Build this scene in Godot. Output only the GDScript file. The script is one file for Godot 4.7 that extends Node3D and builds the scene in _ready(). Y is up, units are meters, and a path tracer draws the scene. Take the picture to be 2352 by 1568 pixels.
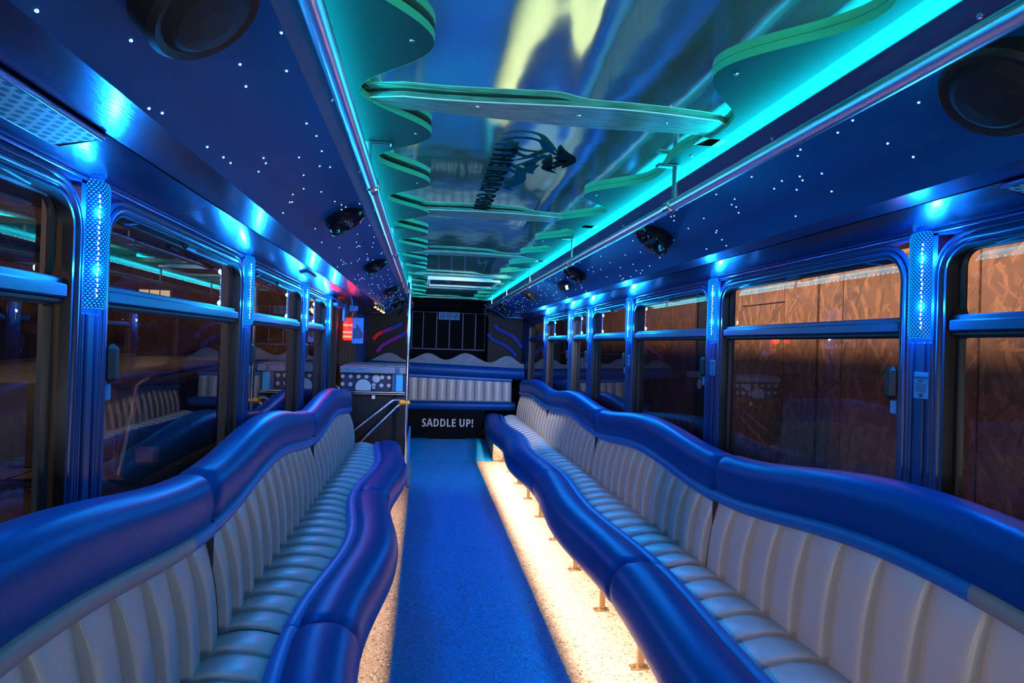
extends Node3D
# Interior of a party bus at night, parked in a garage. Bus axis along -z, y = 0 is the bus floor, metres.

const RAIL_Z := [-2.08, -3.62, -5.12, -6.62, -8.1]
const BAR_Z := [-1.74, -3.17, -4.6, -6.08, -7.55, -9.15]
const POST_R := [-0.31, -1.686, -3.057, -4.40, -5.512, -6.278, -7.598, -8.93]
const POST_L := [-0.31, -1.71, -3.077, -4.486, -5.533]
const REAR := -10.0
const FRONT := 1.8
const MIRROR_Y := 2.166
const SOFFIT_Y := 2.146

var M := {}
var rng := RandomNumberGenerator.new()
var taken := {}


# ------------------------------------------------------------------ mesh builder
class MB:
	var v := PackedVector3Array()
	var n := PackedVector3Array()
	var uv := PackedVector2Array()
	var ix := PackedInt32Array()
	var xf := Transform3D.IDENTITY

	func patch(rows: Array, cu := false, cv := false, hint := Vector3.ZERO) -> void:
		var R := rows.size()
		var C: int = rows[0].size()
		var p := PackedVector3Array()
		for r in rows:
			p.append_array(r)
		var cen := Vector3.ZERO
		for q in p:
			cen += q
		cen /= p.size()
		var nn := PackedVector3Array()
		nn.resize(p.size())
		var tris := PackedInt32Array()
		var score := 0.0
		for i in (R if cu else R - 1):
			for j in (C if cv else C - 1):
				var i2 := (i + 1) % R
				var j2 := (j + 1) % C
				var a := i * C + j
				var b := i2 * C + j
				var c := i2 * C + j2
				var d := i * C + j2
				for t in [[a, b, c], [a, c, d]]:
					var f: Vector3 = (p[t[2]] - p[t[0]]).cross(p[t[1]] - p[t[0]])
					if f.length_squared() < 1e-16:
						continue
					nn[t[0]] += f
					nn[t[1]] += f
					nn[t[2]] += f
					tris.append_array(PackedInt32Array(t))
					if hint == Vector3.ZERO:
						score += f.dot((p[t[0]] + p[t[1]] + p[t[2]]) / 3.0 - cen)
					else:
						score += f.dot(hint)
		var s := 1.0 if score >= 0.0 else -1.0
		var base := v.size()
		for k in p.size():
			v.append(xf * p[k])
			n.append((xf.basis * (nn[k] * s)).normalized())
			uv.append(Vector2(float(k % C) / maxf(C - 1, 1), float(k / C) / maxf(R - 1, 1)))
		for k in range(0, tris.size(), 3):
			ix.append(base + tris[k])
			ix.append(base + (tris[k + 1] if s > 0 else tris[k + 2]))
			ix.append(base + (tris[k + 2] if s > 0 else tris[k + 1]))

	func face(pts: Array, hint: Vector3) -> void:
		var f := Vector3.ZERO
		for k in range(1, pts.size() - 1):
			f += (pts[k + 1] - pts[0]).cross(pts[k] - pts[0])
		var flip := f.dot(hint) < 0.0
		var nrm := (xf.basis * (f * (-1.0 if flip else 1.0))).normalized()
		var base := v.size()
		var u: Vector3 = (pts[1] - pts[0]).normalized()
		var w := f.normalized().cross(u)
		for q in pts:
			v.append(xf * q)
			n.append(nrm)
			uv.append(Vector2((q - pts[0]).dot(u), (q - pts[0]).dot(w)))
		for k in range(1, pts.size() - 1):
			ix.append(base)
			ix.append(base + (k + 1 if flip else k))
			ix.append(base + (k if flip else k + 1))

	func box(c: Vector3, size: Vector3, bev := 0.0) -> void:
		var h := size * 0.5
		var b := minf(bev, minf(h.x, minf(h.y, h.z)) * 0.9)
		if b <= 0.0:
			for ax in 3:
				for s in [-1.0, 1.0]:
					var q := []
					for k in [[-1, -1], [1, -1], [1, 1], [-1, 1]]:
						var o := Vector3.ZERO
						o[ax] = s * h[ax]
						o[(ax + 1) % 3] = k[0] * h[(ax + 1) % 3]
						o[(ax + 2) % 3] = k[1] * h[(ax + 2) % 3]
						q.append(c + o)
					var nv := Vector3.ZERO
					nv[ax] = s
					face(q, nv)
			return
		for ax in 3:
			var a1 := (ax + 1) % 3
			var a2 := (ax + 2) % 3
			for s in [-1.0, 1.0]:
				var q := []
				for k in [[-1, -1], [1, -1], [1, 1], [-1, 1]]:
					var o := Vector3.ZERO
					o[ax] = s * h[ax]
					o[a1] = k[0] * (h[a1] - b)
					o[a2] = k[1] * (h[a2] - b)
					q.append(c + o)
				var nv := Vector3.ZERO
				nv[ax] = s
				face(q, nv)
			for s in [-1.0, 1.0]:
				for t in [-1.0, 1.0]:
					var q := []
					for e in [-1.0, 1.0]:
						for w in ([0, 1] if e < 0 else [1, 0]):
							var o := Vector3.ZERO
							o[ax] = e * (h[ax] - b)
							o[a1] = s * (h[a1] - (b if w == 0 else 0.0))
							o[a2] = t * (h[a2] - (0.0 if w == 0 else b))
							q.append(c + o)
					var nv := Vector3.ZERO
					nv[a1] = s
					nv[a2] = t
					face(q, nv)
		for sx in [-1.0, 1.0]:
			for sy in [-1.0, 1.0]:
				for sz in [-1.0, 1.0]:
					var s := Vector3(sx, sy, sz)
					face([c + s * Vector3(h.x, h.y - b, h.z - b), c + s * Vector3(h.x - b, h.y, h.z - b), c + s * Vector3(h.x - b, h.y - b, h.z)], s)

	func tube(path: Array, r: float, seg := 12, caps := true) -> void:
		var rows := []
		var side := Vector3.ZERO
		for k in path.size():
			var d: Vector3 = (path[mini(k + 1, path.size() - 1)] - path[maxi(k - 1, 0)]).normalized()
			if side == Vector3.ZERO:
				side = d.cross(Vector3.UP if absf(d.y) < 0.9 else Vector3.RIGHT).normalized()
			side = (side - d * side.dot(d)).normalized()
			var up := d.cross(side)
			var ring := PackedVector3Array()
			for s in seg:
				var a := TAU * s / seg
				ring.append(path[k] + (side * cos(a) + up * sin(a)) * r)
			rows.append(ring)
		patch(rows, false, true)
		if caps:
			face(Array(rows[0]), path[0] - path[1])
			face(Array(rows[-1]), path[-1] - path[-2])

	func lathe(profile: Array, seg := 24) -> void:
		# profile of (radius, height along y); turned about y
		for k in profile.size() - 1:
			var rows := []
			for s in seg:
				var a := TAU * s / seg
				var row := PackedVector3Array()
				for q in [profile[k], profile[k + 1]]:
					row.append(Vector3(cos(a) * q.x, q.y, sin(a) * q.x))
				rows.append(row)
			var d: Vector2 = profile[k + 1] - profile[k]
			patch_dir(rows, Vector2(d.y, -d.x))

	func patch_dir(rows: Array, o: Vector2) -> void:
		# a ring patch of a lathe whose outward direction in (radius, height) is o
		var R := rows.size()
		var base := v.size()
		for i in R:
			var a := TAU * i / R
			for q in rows[i]:
				v.append(xf * q)
				n.append((xf.basis * Vector3(cos(a) * o.x, o.y, sin(a) * o.x)).normalized())
				uv.append(Vector2(float(i) / R, 0))
		for i in R:
			var i2 := (i + 1) % R
			var a := base + i * 2
			var b := base + i2 * 2
			var f: Vector3 = (v[b + 1] - v[a]).cross(v[b] - v[a]) + (v[a + 1] - v[a]).cross(v[b + 1] - v[a])
			if f.dot(n[a] + n[b]) > 0:
				ix.append_array(PackedInt32Array([a, b, b + 1, a, b + 1, a + 1]))
			else:
				ix.append_array(PackedInt32Array([a, b + 1, b, a, a + 1, b + 1]))

	func prism(poly: PackedVector2Array, h0: float, h1: float, u: Vector3, w: Vector3, o: Vector3, caps := 3) -> void:
		# polygon in the plane (u, w) at o, pushed from h0 to h1 along u x w
		var d := u.cross(w).normalized()
		var t := Geometry2D.triangulate_polygon(poly)
		for k in range(0, t.size(), 3):
			var q := []
			for m in 3:
				q.append(o + u * poly[t[k + m]].x + w * poly[t[k + m]].y)
			if caps & 1:
				face([q[0] + d * h0, q[1] + d * h0, q[2] + d * h0], -d)
			if caps & 2:
				face([q[0] + d * h1, q[1] + d * h1, q[2] + d * h1], d)
		var ccw := not Geometry2D.is_polygon_clockwise(poly)
		for k in poly.size():
			var a := poly[k]
			var b := poly[(k + 1) % poly.size()]
			var e := b - a
			var nn := Vector2(e.y, -e.x) * (1.0 if ccw else -1.0)
			var pa := o + u * a.x + w * a.y
			var pb := o + u * b.x + w * b.y
			face([pa + d * h0, pb + d * h0, pb + d * h1, pa + d * h1], u * nn.x + w * nn.y)

	func mesh() -> ArrayMesh:
		var a := []
		a.resize(Mesh.ARRAY_MAX)
		a[Mesh.ARRAY_VERTEX] = v
		a[Mesh.ARRAY_NORMAL] = n
		a[Mesh.ARRAY_TEX_UV] = uv
		a[Mesh.ARRAY_INDEX] = ix
		var m := ArrayMesh.new()
		m.add_surface_from_arrays(Mesh.PRIMITIVE_TRIANGLES, a)
		return m


# ------------------------------------------------------------------ scene helpers
func numbered(called: String) -> String:
	if not taken.has(called):
		taken[called] = 0
		return called
	taken[called] += 1
	return "%s_%03d" % [called, taken[called]]


func put(called: String, mesh: Mesh, mat: Material, parent: Node = self) -> MeshInstance3D:
	var o := MeshInstance3D.new()
	o.name = numbered(called) if parent == self else called
	if parent != self:
		var k := 0
		while parent.has_node(NodePath(o.name)):
			k += 1
			o.name = "%s_%03d" % [called, k]
	o.mesh = mesh
	o.material_override = mat
	parent.add_child(o, true)
	return o


func ob(called: String, mb: MB, mat: Material, parent: Node = self) -> MeshInstance3D:
	return put(called, mb.mesh(), mat, parent)


func tag(o: Node, label: String, category: String, group := "") -> Node:
	o.set_meta("label", label)
	o.set_meta("category", category)
	if group:
		o.set_meta("group", group)
	return o


func struct(o: Node, label := "") -> Node:
	o.set_meta("kind", "structure")
	if label:
		o.set_meta("label", label)
	return o


func thing(called: String, at: Vector3, label: String, category: String, group := "") -> Node3D:
	var o := Node3D.new()
	o.name = numbered(called)
	add_child(o)
	o.position = at
	return tag(o, label, category, group)


func omni(called: String, at: Vector3, c: Color, e: float, size := 0.02, parent: Node = self) -> void:
	var l := OmniLight3D.new()
	l.name = numbered(called)
	l.light_color = c
	l.light_energy = e
	l.light_size = size
	l.omni_range = 14.0
	l.omni_attenuation = 2.0
	l.shadow_enabled = true
	parent.add_child(l, true)
	l.position = at


func area(called: String, at: Vector3, toward: Vector3, up: Vector3, size: Vector2, c: Color, e: float) -> void:
	var l := AreaLight3D.new()
	l.name = numbered(called)
	l.light_color = c
	l.light_energy = e
	l.area_size = size
	l.area_range = 14.0
	l.area_attenuation = 2.0
	l.shadow_enabled = true
	add_child(l, true)
	l.look_at_from_position(at, at + toward, up)


func mat(called: String, c: Color, rough := 0.6, metal := 0.0) -> StandardMaterial3D:
	var m := StandardMaterial3D.new()
	m.resource_name = called
	m.albedo_color = c.linear_to_srgb()
	m.roughness = rough
	m.metallic = metal
	m.cull_mode = BaseMaterial3D.CULL_DISABLED
	M[called] = m
	return m


func glow(called: String, c: Color, e: float) -> StandardMaterial3D:
	var m := mat(called, Color(c.r * 0.08, c.g * 0.08, c.b * 0.08), 0.5)
	m.emission_enabled = true
	m.emission = c.linear_to_srgb()
	m.emission_energy_multiplier = e
	return m


func noise_tex(freq: float, size: int, kind: int, ramp: Array = [], normal := 0.0, octaves := 3) -> NoiseTexture2D:
	var f := FastNoiseLite.new()
	f.seed = 7
	f.noise_type = kind
	f.frequency = freq
	f.fractal_octaves = octaves
	var t := NoiseTexture2D.new()
	t.width = size
	t.height = size
	t.seamless = true
	t.noise = f
	if normal > 0.0:
		t.as_normal_map = true
		t.bump_strength = normal
	if ramp.size():
		var g := Gradient.new()
		g.offsets = PackedFloat32Array(ramp.map(func(q): return q[0]))
		g.colors = PackedColorArray(ramp.map(func(q): return q[1]))
		t.color_ramp = g
	return t


func triplanar(m: StandardMaterial3D, s: Vector3) -> void:
	m.uv1_triplanar = true
	m.uv1_world_triplanar = true
	m.uv1_scale = s


func speckle_tex(base: Color, flecks: Array) -> ImageTexture:
	# flecked floor coating: stone-coloured and dark flecks
	var im := Image.create(512, 512, false, Image.FORMAT_RGB8)
	im.fill(base)
	for k in 15000:
		var t := rng.randf()
		var c: Color = flecks[0]
		for f in flecks.size():
			if t > f / float(flecks.size()):
				c = flecks[f]
		var x := rng.randi_range(0, 511)
		var y := rng.randi_range(0, 511)
		var w := rng.randi_range(1, 4)
		var h := rng.randi_range(1, 4)
		for i in w:
			for j in h:
				im.set_pixel((x + i) % 512, (y + j) % 512, c)
	return ImageTexture.create_from_image(im)


func strand_tex() -> ImageTexture:
	# pressed wood strands, each a lighter or darker sliver at its own angle
	var n := 768
	var im := Image.create(n, n, false, Image.FORMAT_RGB8)
	im.fill(Color(0.52, 0.36, 0.24))
	for k in 900:
		var a := rng.randf_range(0, PI)
		if rng.randf() < 0.6:
			a = PI / 2 + rng.randfn(0, 0.5)
		var ln := rng.randf_range(34, 120)
		var wd := rng.randf_range(5, 22)
		var sh := rng.randf_range(0.80, 1.28)
		var c := Color(0.52 * sh, 0.36 * sh, 0.24 * sh)
		var cx := rng.randf_range(0, n)
		var cy := rng.randf_range(0, n)
		var d := Vector2(cos(a), sin(a))
		var i := -ln / 2
		while i < ln / 2:
			var taper := wd * (1.0 - pow(absf(i) / (ln / 2), 3))
			var j := -taper / 2
			while j < taper / 2:
				im.set_pixel(posmod(int(cx + d.x * i - d.y * j), n), posmod(int(cy + d.y * i + d.x * j), n), c)
				j += 0.8
			i += 0.8
	return ImageTexture.create_from_image(im)


func perforation_tex(lit: Color, dark: Color) -> ImageTexture:
	# one repeat of staggered round holes
	var im := Image.create(32, 56, false, Image.FORMAT_RGB8)
	for y in 56:
		for x in 32:
			var hit := false
			for c in [Vector2(16, 14), Vector2(0, 42), Vector2(32, 42)]:
				if Vector2(x + 0.5, y + 0.5).distance_to(c) < 10.5:
					hit = true
			im.set_pixel(x, y, lit if hit else dark)
	return ImageTexture.create_from_image(im)


func lettering(text: String, size: float, bold := true, serif := false) -> TextMesh:
	var t := TextMesh.new()
	var f := SystemFont.new()
	f.font_names = PackedStringArray(["Droid Serif" if serif else "Droid Sans"])
	f.font_weight = 700 if bold else 400
	t.font = f
	t.text = text
	t.font_size = 64
	t.pixel_size = size / 64.0
	t.depth = 0.002
	t.curve_step = 1.0
	return t


func materials() -> void:
	var vb := mat("blue vinyl", Color(0.0, 0.055, 0.26), 0.37, 0.12)
	vb.metallic_specular = 0.26
	vb.heightmap_enabled = true
	vb.heightmap_texture = noise_tex(0.08, 256, FastNoiseLite.TYPE_SIMPLEX)
	vb.heightmap_scale = 0.03
	triplanar(vb, Vector3.ONE * 3.0)
	mat("blue piping vinyl", Color(0.002, 0.13, 0.48), 0.4)
	mat("greyed piping vinyl", Color(0.20, 0.22, 0.25), 0.45)  # blue roll vinyl with a grey grading cast put into its colour
	var vw := mat("silver vinyl", Color(0.42, 0.42, 0.44), 0.36)
	vw.heightmap_enabled = true
	vw.heightmap_texture = vb.heightmap_texture
	vw.heightmap_scale = 0.03
	triplanar(vw, Vector3.ONE * 3.0)
	mat("seam", Color(0.03, 0.035, 0.05), 0.8)
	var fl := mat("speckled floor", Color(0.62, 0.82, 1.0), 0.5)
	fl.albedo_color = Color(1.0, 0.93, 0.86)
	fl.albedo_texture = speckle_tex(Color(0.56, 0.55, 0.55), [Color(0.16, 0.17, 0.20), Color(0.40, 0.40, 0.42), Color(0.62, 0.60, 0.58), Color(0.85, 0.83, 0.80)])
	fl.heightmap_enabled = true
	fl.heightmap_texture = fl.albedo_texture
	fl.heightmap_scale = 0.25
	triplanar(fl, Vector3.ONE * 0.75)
	var ru := fl.duplicate() as StandardMaterial3D  # same floor again, with the blue aisle light put into its colour
	ru.resource_name = "blue lit floor"
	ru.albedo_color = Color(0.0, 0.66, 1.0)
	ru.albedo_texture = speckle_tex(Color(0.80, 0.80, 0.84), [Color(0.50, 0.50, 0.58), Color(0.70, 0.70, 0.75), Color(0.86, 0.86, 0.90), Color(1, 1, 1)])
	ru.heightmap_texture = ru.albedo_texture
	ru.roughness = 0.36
	M["blue lit floor"] = ru
	mat("wall blue", Color(0.004, 0.038, 0.16), 0.42)
	mat("frame blue", Color(0.003, 0.036, 0.15), 0.34)
	mat("black rubber", Color(0.008, 0.010, 0.012), 0.5)
	mat("black panel", Color(0.002, 0.005, 0.008), 0.8)
	M["black panel"].metallic_specular = 0.2
	mat("matt black", Color(0.002, 0.004, 0.005), 0.7)
	var gl := mat("window glass", Color(0.01, 0.015, 0.02, 0.3), 0.0)
	gl.albedo_color.a = 0.34
	gl.transparency = BaseMaterial3D.TRANSPARENCY_ALPHA
	gl.metallic_specular = 0.6
	mat("brushed trim", Color(0.20, 0.32, 0.56), 0.2, 1.0)
	var br: StandardMaterial3D = M["brushed trim"]
	br.heightmap_enabled = true
	br.heightmap_texture = noise_tex(0.05, 512, FastNoiseLite.TYPE_SIMPLEX)
	br.heightmap_scale = 0.02
	triplanar(br, Vector3(3, 3, 0.5))
	var sp := mat("star panel", Color(0.001, 0.075, 0.25), 0.5)
	sp.metallic_specular = 0.3
	sp.heightmap_enabled = true
	sp.heightmap_texture = noise_tex(0.02, 256, FastNoiseLite.TYPE_SIMPLEX)
	sp.heightmap_scale = 0.1
	triplanar(sp, Vector3(0.6, 0.6, 0.15))
	mat("lip blue", Color(0.01, 0.035, 0.12), 0.35)
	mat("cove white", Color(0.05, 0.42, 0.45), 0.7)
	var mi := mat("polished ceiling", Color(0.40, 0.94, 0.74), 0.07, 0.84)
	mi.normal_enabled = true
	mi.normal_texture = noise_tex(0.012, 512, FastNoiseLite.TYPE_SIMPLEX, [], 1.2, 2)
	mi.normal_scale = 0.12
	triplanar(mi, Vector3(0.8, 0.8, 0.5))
	var wo := mat("teal lit plywood", Color(0.16, 0.42, 0.40), 0.4)  # plain plywood with the teal cove light put into its colour
	wo.albedo_texture = noise_tex(0.03, 512, FastNoiseLite.TYPE_SIMPLEX, [[0.0, Color(0.5, 0.55, 0.55)], [0.5, Color(0.8, 0.82, 0.8)], [1.0, Color(1, 1, 1)]], 0.0, 4)
	triplanar(wo, Vector3(0.5, 6, 6))
	mat("soffit board", Color(0.01, 0.075, 0.085), 0.6)
	M["soffit board"].metallic_specular = 0.2
	mat("edge banding", Color(0.06, 0.46, 0.24), 0.3)
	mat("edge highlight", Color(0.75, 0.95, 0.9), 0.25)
	mat("chrome", Color(0.80, 0.84, 0.88), 0.16, 1.0)
	mat("satin rail", Color(0.74, 0.80, 0.84), 0.30, 1.0)
	mat("steel", Color(0.42, 0.42, 0.44), 0.28, 1.0)
	mat("bronze steel", Color(0.30, 0.22, 0.15), 0.35, 0.9)
	mat("speaker mesh", Color(0.008, 0.008, 0.009), 0.6)
	mat("speaker gloss", Color(0.012, 0.012, 0.014), 0.12)
	mat("yellow clamp", Color(0.95, 0.42, 0.01), 0.5)
	mat("decal", Color(0.002, 0.012, 0.02), 0.9)
	M["decal"].metallic_specular = 0.1
	mat("decal blue", Color(0.0, 0.07, 0.13), 0.9)
	M["decal blue"].metallic_specular = 0.1
	mat("sign white", Color(0.55, 0.62, 0.70), 0.6)
	mat("sign blue", Color(0.03, 0.24, 0.62), 0.6)
	mat("sign ink", Color(0.02, 0.03, 0.06), 0.6)
	mat("letter silver", Color(0.55, 0.56, 0.60), 0.5)
	mat("dot print", Color(0.32, 0.42, 0.50), 0.6)
	var ply := mat("grey plywood", Color(0.18, 0.28, 0.42), 0.6)
	ply.albedo_texture = noise_tex(0.03, 512, FastNoiseLite.TYPE_SIMPLEX, [[0.0, Color(0.68, 0.68, 0.68)], [0.5, Color(0.85, 0.85, 0.85)], [1.0, Color(1, 1, 1)]], 0.0, 4)
	triplanar(ply, Vector3(0.4, 5, 5))
	mat("navy board", Color(0.006, 0.014, 0.05), 0.5)
	mat("mirror acrylic", Color(0.01, 0.35, 0.75), 0.3, 0.1)
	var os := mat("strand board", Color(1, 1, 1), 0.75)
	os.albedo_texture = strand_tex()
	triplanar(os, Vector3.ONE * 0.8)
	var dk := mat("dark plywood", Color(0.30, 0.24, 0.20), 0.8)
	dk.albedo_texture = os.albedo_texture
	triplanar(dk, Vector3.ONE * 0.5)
	mat("loft board", Color(0.75, 0.45, 0.22), 0.7)
	mat("beam", Color(0.10, 0.07, 0.05), 0.8)
	mat("concrete", Color(0.03, 0.028, 0.026), 0.8)
	mat("van paint", Color(0.075, 0.065, 0.055), 0.22, 0.3)
	mat("van glass", Color(0.02, 0.02, 0.018), 0.06)
	mat("pale card", Color(0.7, 0.68, 0.62), 0.7)
	glow("led point", Color(0.62, 0.86, 1.0), 6.0)
	glow("star point", Color(0.32, 0.62, 1.0), 2.2)
	glow("cove led", Color(0.70, 0.95, 1.0), 5.0)
	glow("warm led", Color(1.0, 0.62, 0.30), 3.0)
	glow("red lamp", Color(1.0, 0.02, 0.01), 1.3)
	glow("red hot", Color(1.0, 0.28, 0.08), 1.5)
	glow("amber bulb", Color(1.0, 0.62, 0.22), 3.0)
	glow("pale lamp lens", Color(1.0, 0.85, 0.66), 2.0)
	glow("lit shelf panel", Color(1.0, 0.72, 0.42), 0.9)  # glow stands in for light falling on the shelf unit
	glow("rope blue", Color(0.02, 0.06, 0.85), 0.9)
	glow("rope violet", Color(0.25, 0.03, 0.65), 0.8)
	glow("rope red", Color(0.85, 0.02, 0.05), 0.9)
	var pc := glow("perforated cover", Color(1, 1, 1), 1.0)
	pc.albedo_color = Color(0.03, 0.12, 0.45)
	pc.metallic = 0.4
	pc.emission = Color.WHITE
	pc.emission_operator = BaseMaterial3D.EMISSION_OP_MULTIPLY
	pc.emission_texture = perforation_tex(Color(0.02, 0.62, 0.98), Color(0.0, 0.10, 0.36))
	pc.uv1_scale = Vector3(11, 27, 1)
	pc.emission_energy_multiplier = 1.7
	var pf := mat("perforated metal", Color(0.20, 0.18, 0.16), 0.6, 0.2)
	pf.albedo_texture = perforation_tex(Color(0.05, 0.05, 0.05), Color(1, 1, 1))
	pf.uv1_scale = Vector3(26, 3, 1)


# ------------------------------------------------------------------ camera and light
func camera_and_light() -> void:
	var cam := Camera3D.new()
	cam.name = "camera"
	add_child(cam)
	cam.position = Vector3(-0.34, 1.47, 0.0)
	cam.basis = Basis.from_euler(Vector3(deg_to_rad(0.383), deg_to_rad(-8.279), deg_to_rad(1.776)))
	cam.fov = rad_to_deg(2.0 * atan(784.0 / 1380.0))
	cam.near = 0.05
	cam.far = 60.0
	cam.current = true
	var e := Environment.new()
	e.background_mode = Environment.BG_COLOR
	e.background_color = Color(0.0, 0.0, 0.0)
	e.tonemap_mode = Environment.TONE_MAPPER_LINEAR
	e.tonemap_exposure = 1.0
	e.sdfgi_enabled = true
	e.ssao_enabled = true
	e.ssil_enabled = true
	var w := WorldEnvironment.new()
	w.name = "environment"
	w.environment = e
	add_child(w)
	# LED strips in the two ceiling coves
	for s in [-1.0, 1.0]:
		area("cove_light", Vector3(s * 0.655, 2.094, -4.2), Vector3(-s * 0.2, 0.98, 0), Vector3(-s, 0, 0), Vector2(9.6, 0.03), Color(0.0, 0.80, 0.88), 9.5)
	# warm strips under the benches
	area("bench_strip_light", Vector3(0.612, 0.358, -4.4), Vector3.DOWN, Vector3(0, 0, 1), Vector2(0.03, 7.9), Color(1.0, 0.64, 0.40).linear_to_srgb(), 15.0)
	area("bench_strip_light", Vector3(-0.595, 0.358, -3.0), Vector3.DOWN, Vector3(0, 0, 1), Vector2(0.012, 5.8), Color(1.0, 0.60, 0.36).linear_to_srgb(), 2.6)
	# two added white fill lamps low on the front wall, behind the camera
	for s in [-1.0, 1.0]:
		area("fill_lamp_light", Vector3(s * 0.88, 0.72, 1.70), Vector3(-s * 0.12, 0.02, -1), Vector3.UP, Vector2(0.34, 0.22), Color(0.92, 0.95, 1.0).linear_to_srgb(), 1.3)
	# garage lamps over the bus and beside it
	for z in [-0.8, -3.4, -6.2]:
		omni("garage_lamp_light", Vector3(0.05, 3.74, z), Color(1.0, 0.80, 0.64).linear_to_srgb(), 15.0, 0.12)
	omni("garage_lamp_light", Vector3(-3.2, 2.1, -0.5), Color(1.0, 0.56, 0.26).linear_to_srgb(), 7.0, 0.1)


func _ready() -> void:
	rng.seed = 11
	materials()
	camera_and_light()
	shell()
	for s in [-1.0, 1.0]:
		overhead(s)
		soffits(s)
	ceiling()
	windows()
	benches()
	rear()
	bar_corner()
	rails()
	speakers()
	led_covers()
	garage()
	van()


# ------------------------------------------------------------------ shell
func shell() -> void:
	var b := MB.new()
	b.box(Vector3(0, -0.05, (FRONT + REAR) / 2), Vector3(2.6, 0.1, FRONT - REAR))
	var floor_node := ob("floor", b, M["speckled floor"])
	struct(floor_node, "speckled bus floor down the aisle, warm light along the benches")
	b = MB.new()
	b.box(Vector3(-0.05, 0.0005, (FRONT - 8.9) / 2), Vector3(0.79, 0.003, FRONT + 8.9), 0.001)  # thin added strip of floor that carries the blue light as colour
	var run := ob("blue_lit_aisle", b, M["blue lit floor"], floor_node)
	run.set_meta("label", "flecked aisle floor with the blue light put into its colour")
	b = MB.new()
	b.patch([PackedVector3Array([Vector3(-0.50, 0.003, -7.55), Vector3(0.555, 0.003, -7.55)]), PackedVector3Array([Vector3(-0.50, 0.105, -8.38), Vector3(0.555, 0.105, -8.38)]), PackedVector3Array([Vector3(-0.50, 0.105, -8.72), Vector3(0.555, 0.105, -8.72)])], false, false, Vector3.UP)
	ob("ramp", b, M["blue lit floor"], floor_node)
	# side walls: low wall, posts, header up to the roof
	for s in [-1.0, 1.0]:
		var posts: Array = POST_R if s > 0 else POST_L
		b = MB.new()
		b.box(Vector3(s * 1.26, 0.36, (FRONT + REAR) / 2), Vector3(0.1, 0.92, FRONT - REAR))
		b.box(Vector3(s * 1.26, 2.15, (FRONT + REAR) / 2), Vector3(0.1, 0.6, FRONT - REAR))
		for z in posts:
			b.box(Vector3(s * 1.255, 1.34, z), Vector3(0.09, 1.04, 0.10))
		b.box(Vector3(s * 1.26, 1.34, (FRONT - 0.26) / 2), Vector3(0.1, 1.04, FRONT + 0.26))
		var last: float = posts[-1] if s > 0 else -7.7
		b.box(Vector3(s * 1.26, 1.34, (last + REAR) / 2), Vector3(0.1, 1.04, last - REAR))
		var w := ob("wall_right" if s > 0 else "wall_left", b, M["wall blue"])
		struct(w, "dark blue bus side wall with window posts, " + ("right side" if s > 0 else "left side"))
		# slim ridges that run down each post
		for z in posts:
			for o in [-0.036, 0.0, 0.036]:
				var r := MB.new()
				r.box(Vector3(s * 1.207, 1.19, z + o), Vector3(0.010, 0.66, 0.012 if o else 0.034), 0.003)
				ob("post_ridge", r, M["frame blue"], w)
	b = MB.new()
	b.box(Vector3(0, 1.2, REAR - 0.05), Vector3(2.6, 2.6, 0.1))
	struct(ob("wall_back", b, M["black panel"]), "black rear wall of the bus behind the back bench")
	b = MB.new()
	b.box(Vector3(0, 0.42, FRONT + 0.05), Vector3(2.6, 1.04, 0.1))
	b.box(Vector3(0, 2.28, FRONT + 0.05), Vector3(2.6, 0.36, 0.1))
	for s in [-1.0, 1.0]:
		b.box(Vector3(s * 1.15, 1.5, FRONT + 0.05), Vector3(0.3, 1.3, 0.1))
	struct(ob("wall_front", b, M["black panel"]), "front wall of the bus around the windscreen")
	b = MB.new()
	b.box(Vector3(0, 2.42, (FRONT + REAR) / 2), Vector3(2.62, 0.06, FRONT - REAR + 0.2))
	struct(ob("roof", b, M["black panel"]), "bus roof over the ceiling")
	# low carpeted strip at the foot of each wall
	for s in [-1.0, 1.0]:
		b = MB.new()
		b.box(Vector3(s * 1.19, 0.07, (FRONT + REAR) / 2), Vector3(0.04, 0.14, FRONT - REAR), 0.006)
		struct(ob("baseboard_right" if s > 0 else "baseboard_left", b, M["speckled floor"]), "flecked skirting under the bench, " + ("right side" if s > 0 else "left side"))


func strip(b: MB, s: float, a: Vector2, c: Vector2, z0: float, z1: float, hint: Vector3, nz := 2) -> void:
	var rows := []
	for k in nz:
		var z := lerpf(z0, z1, k / float(nz - 1))
		rows.append(PackedVector3Array([Vector3(s * a.x, a.y, z), Vector3(s * c.x, c.y, z)]))
	b.patch(rows, false, false, hint)


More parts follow.
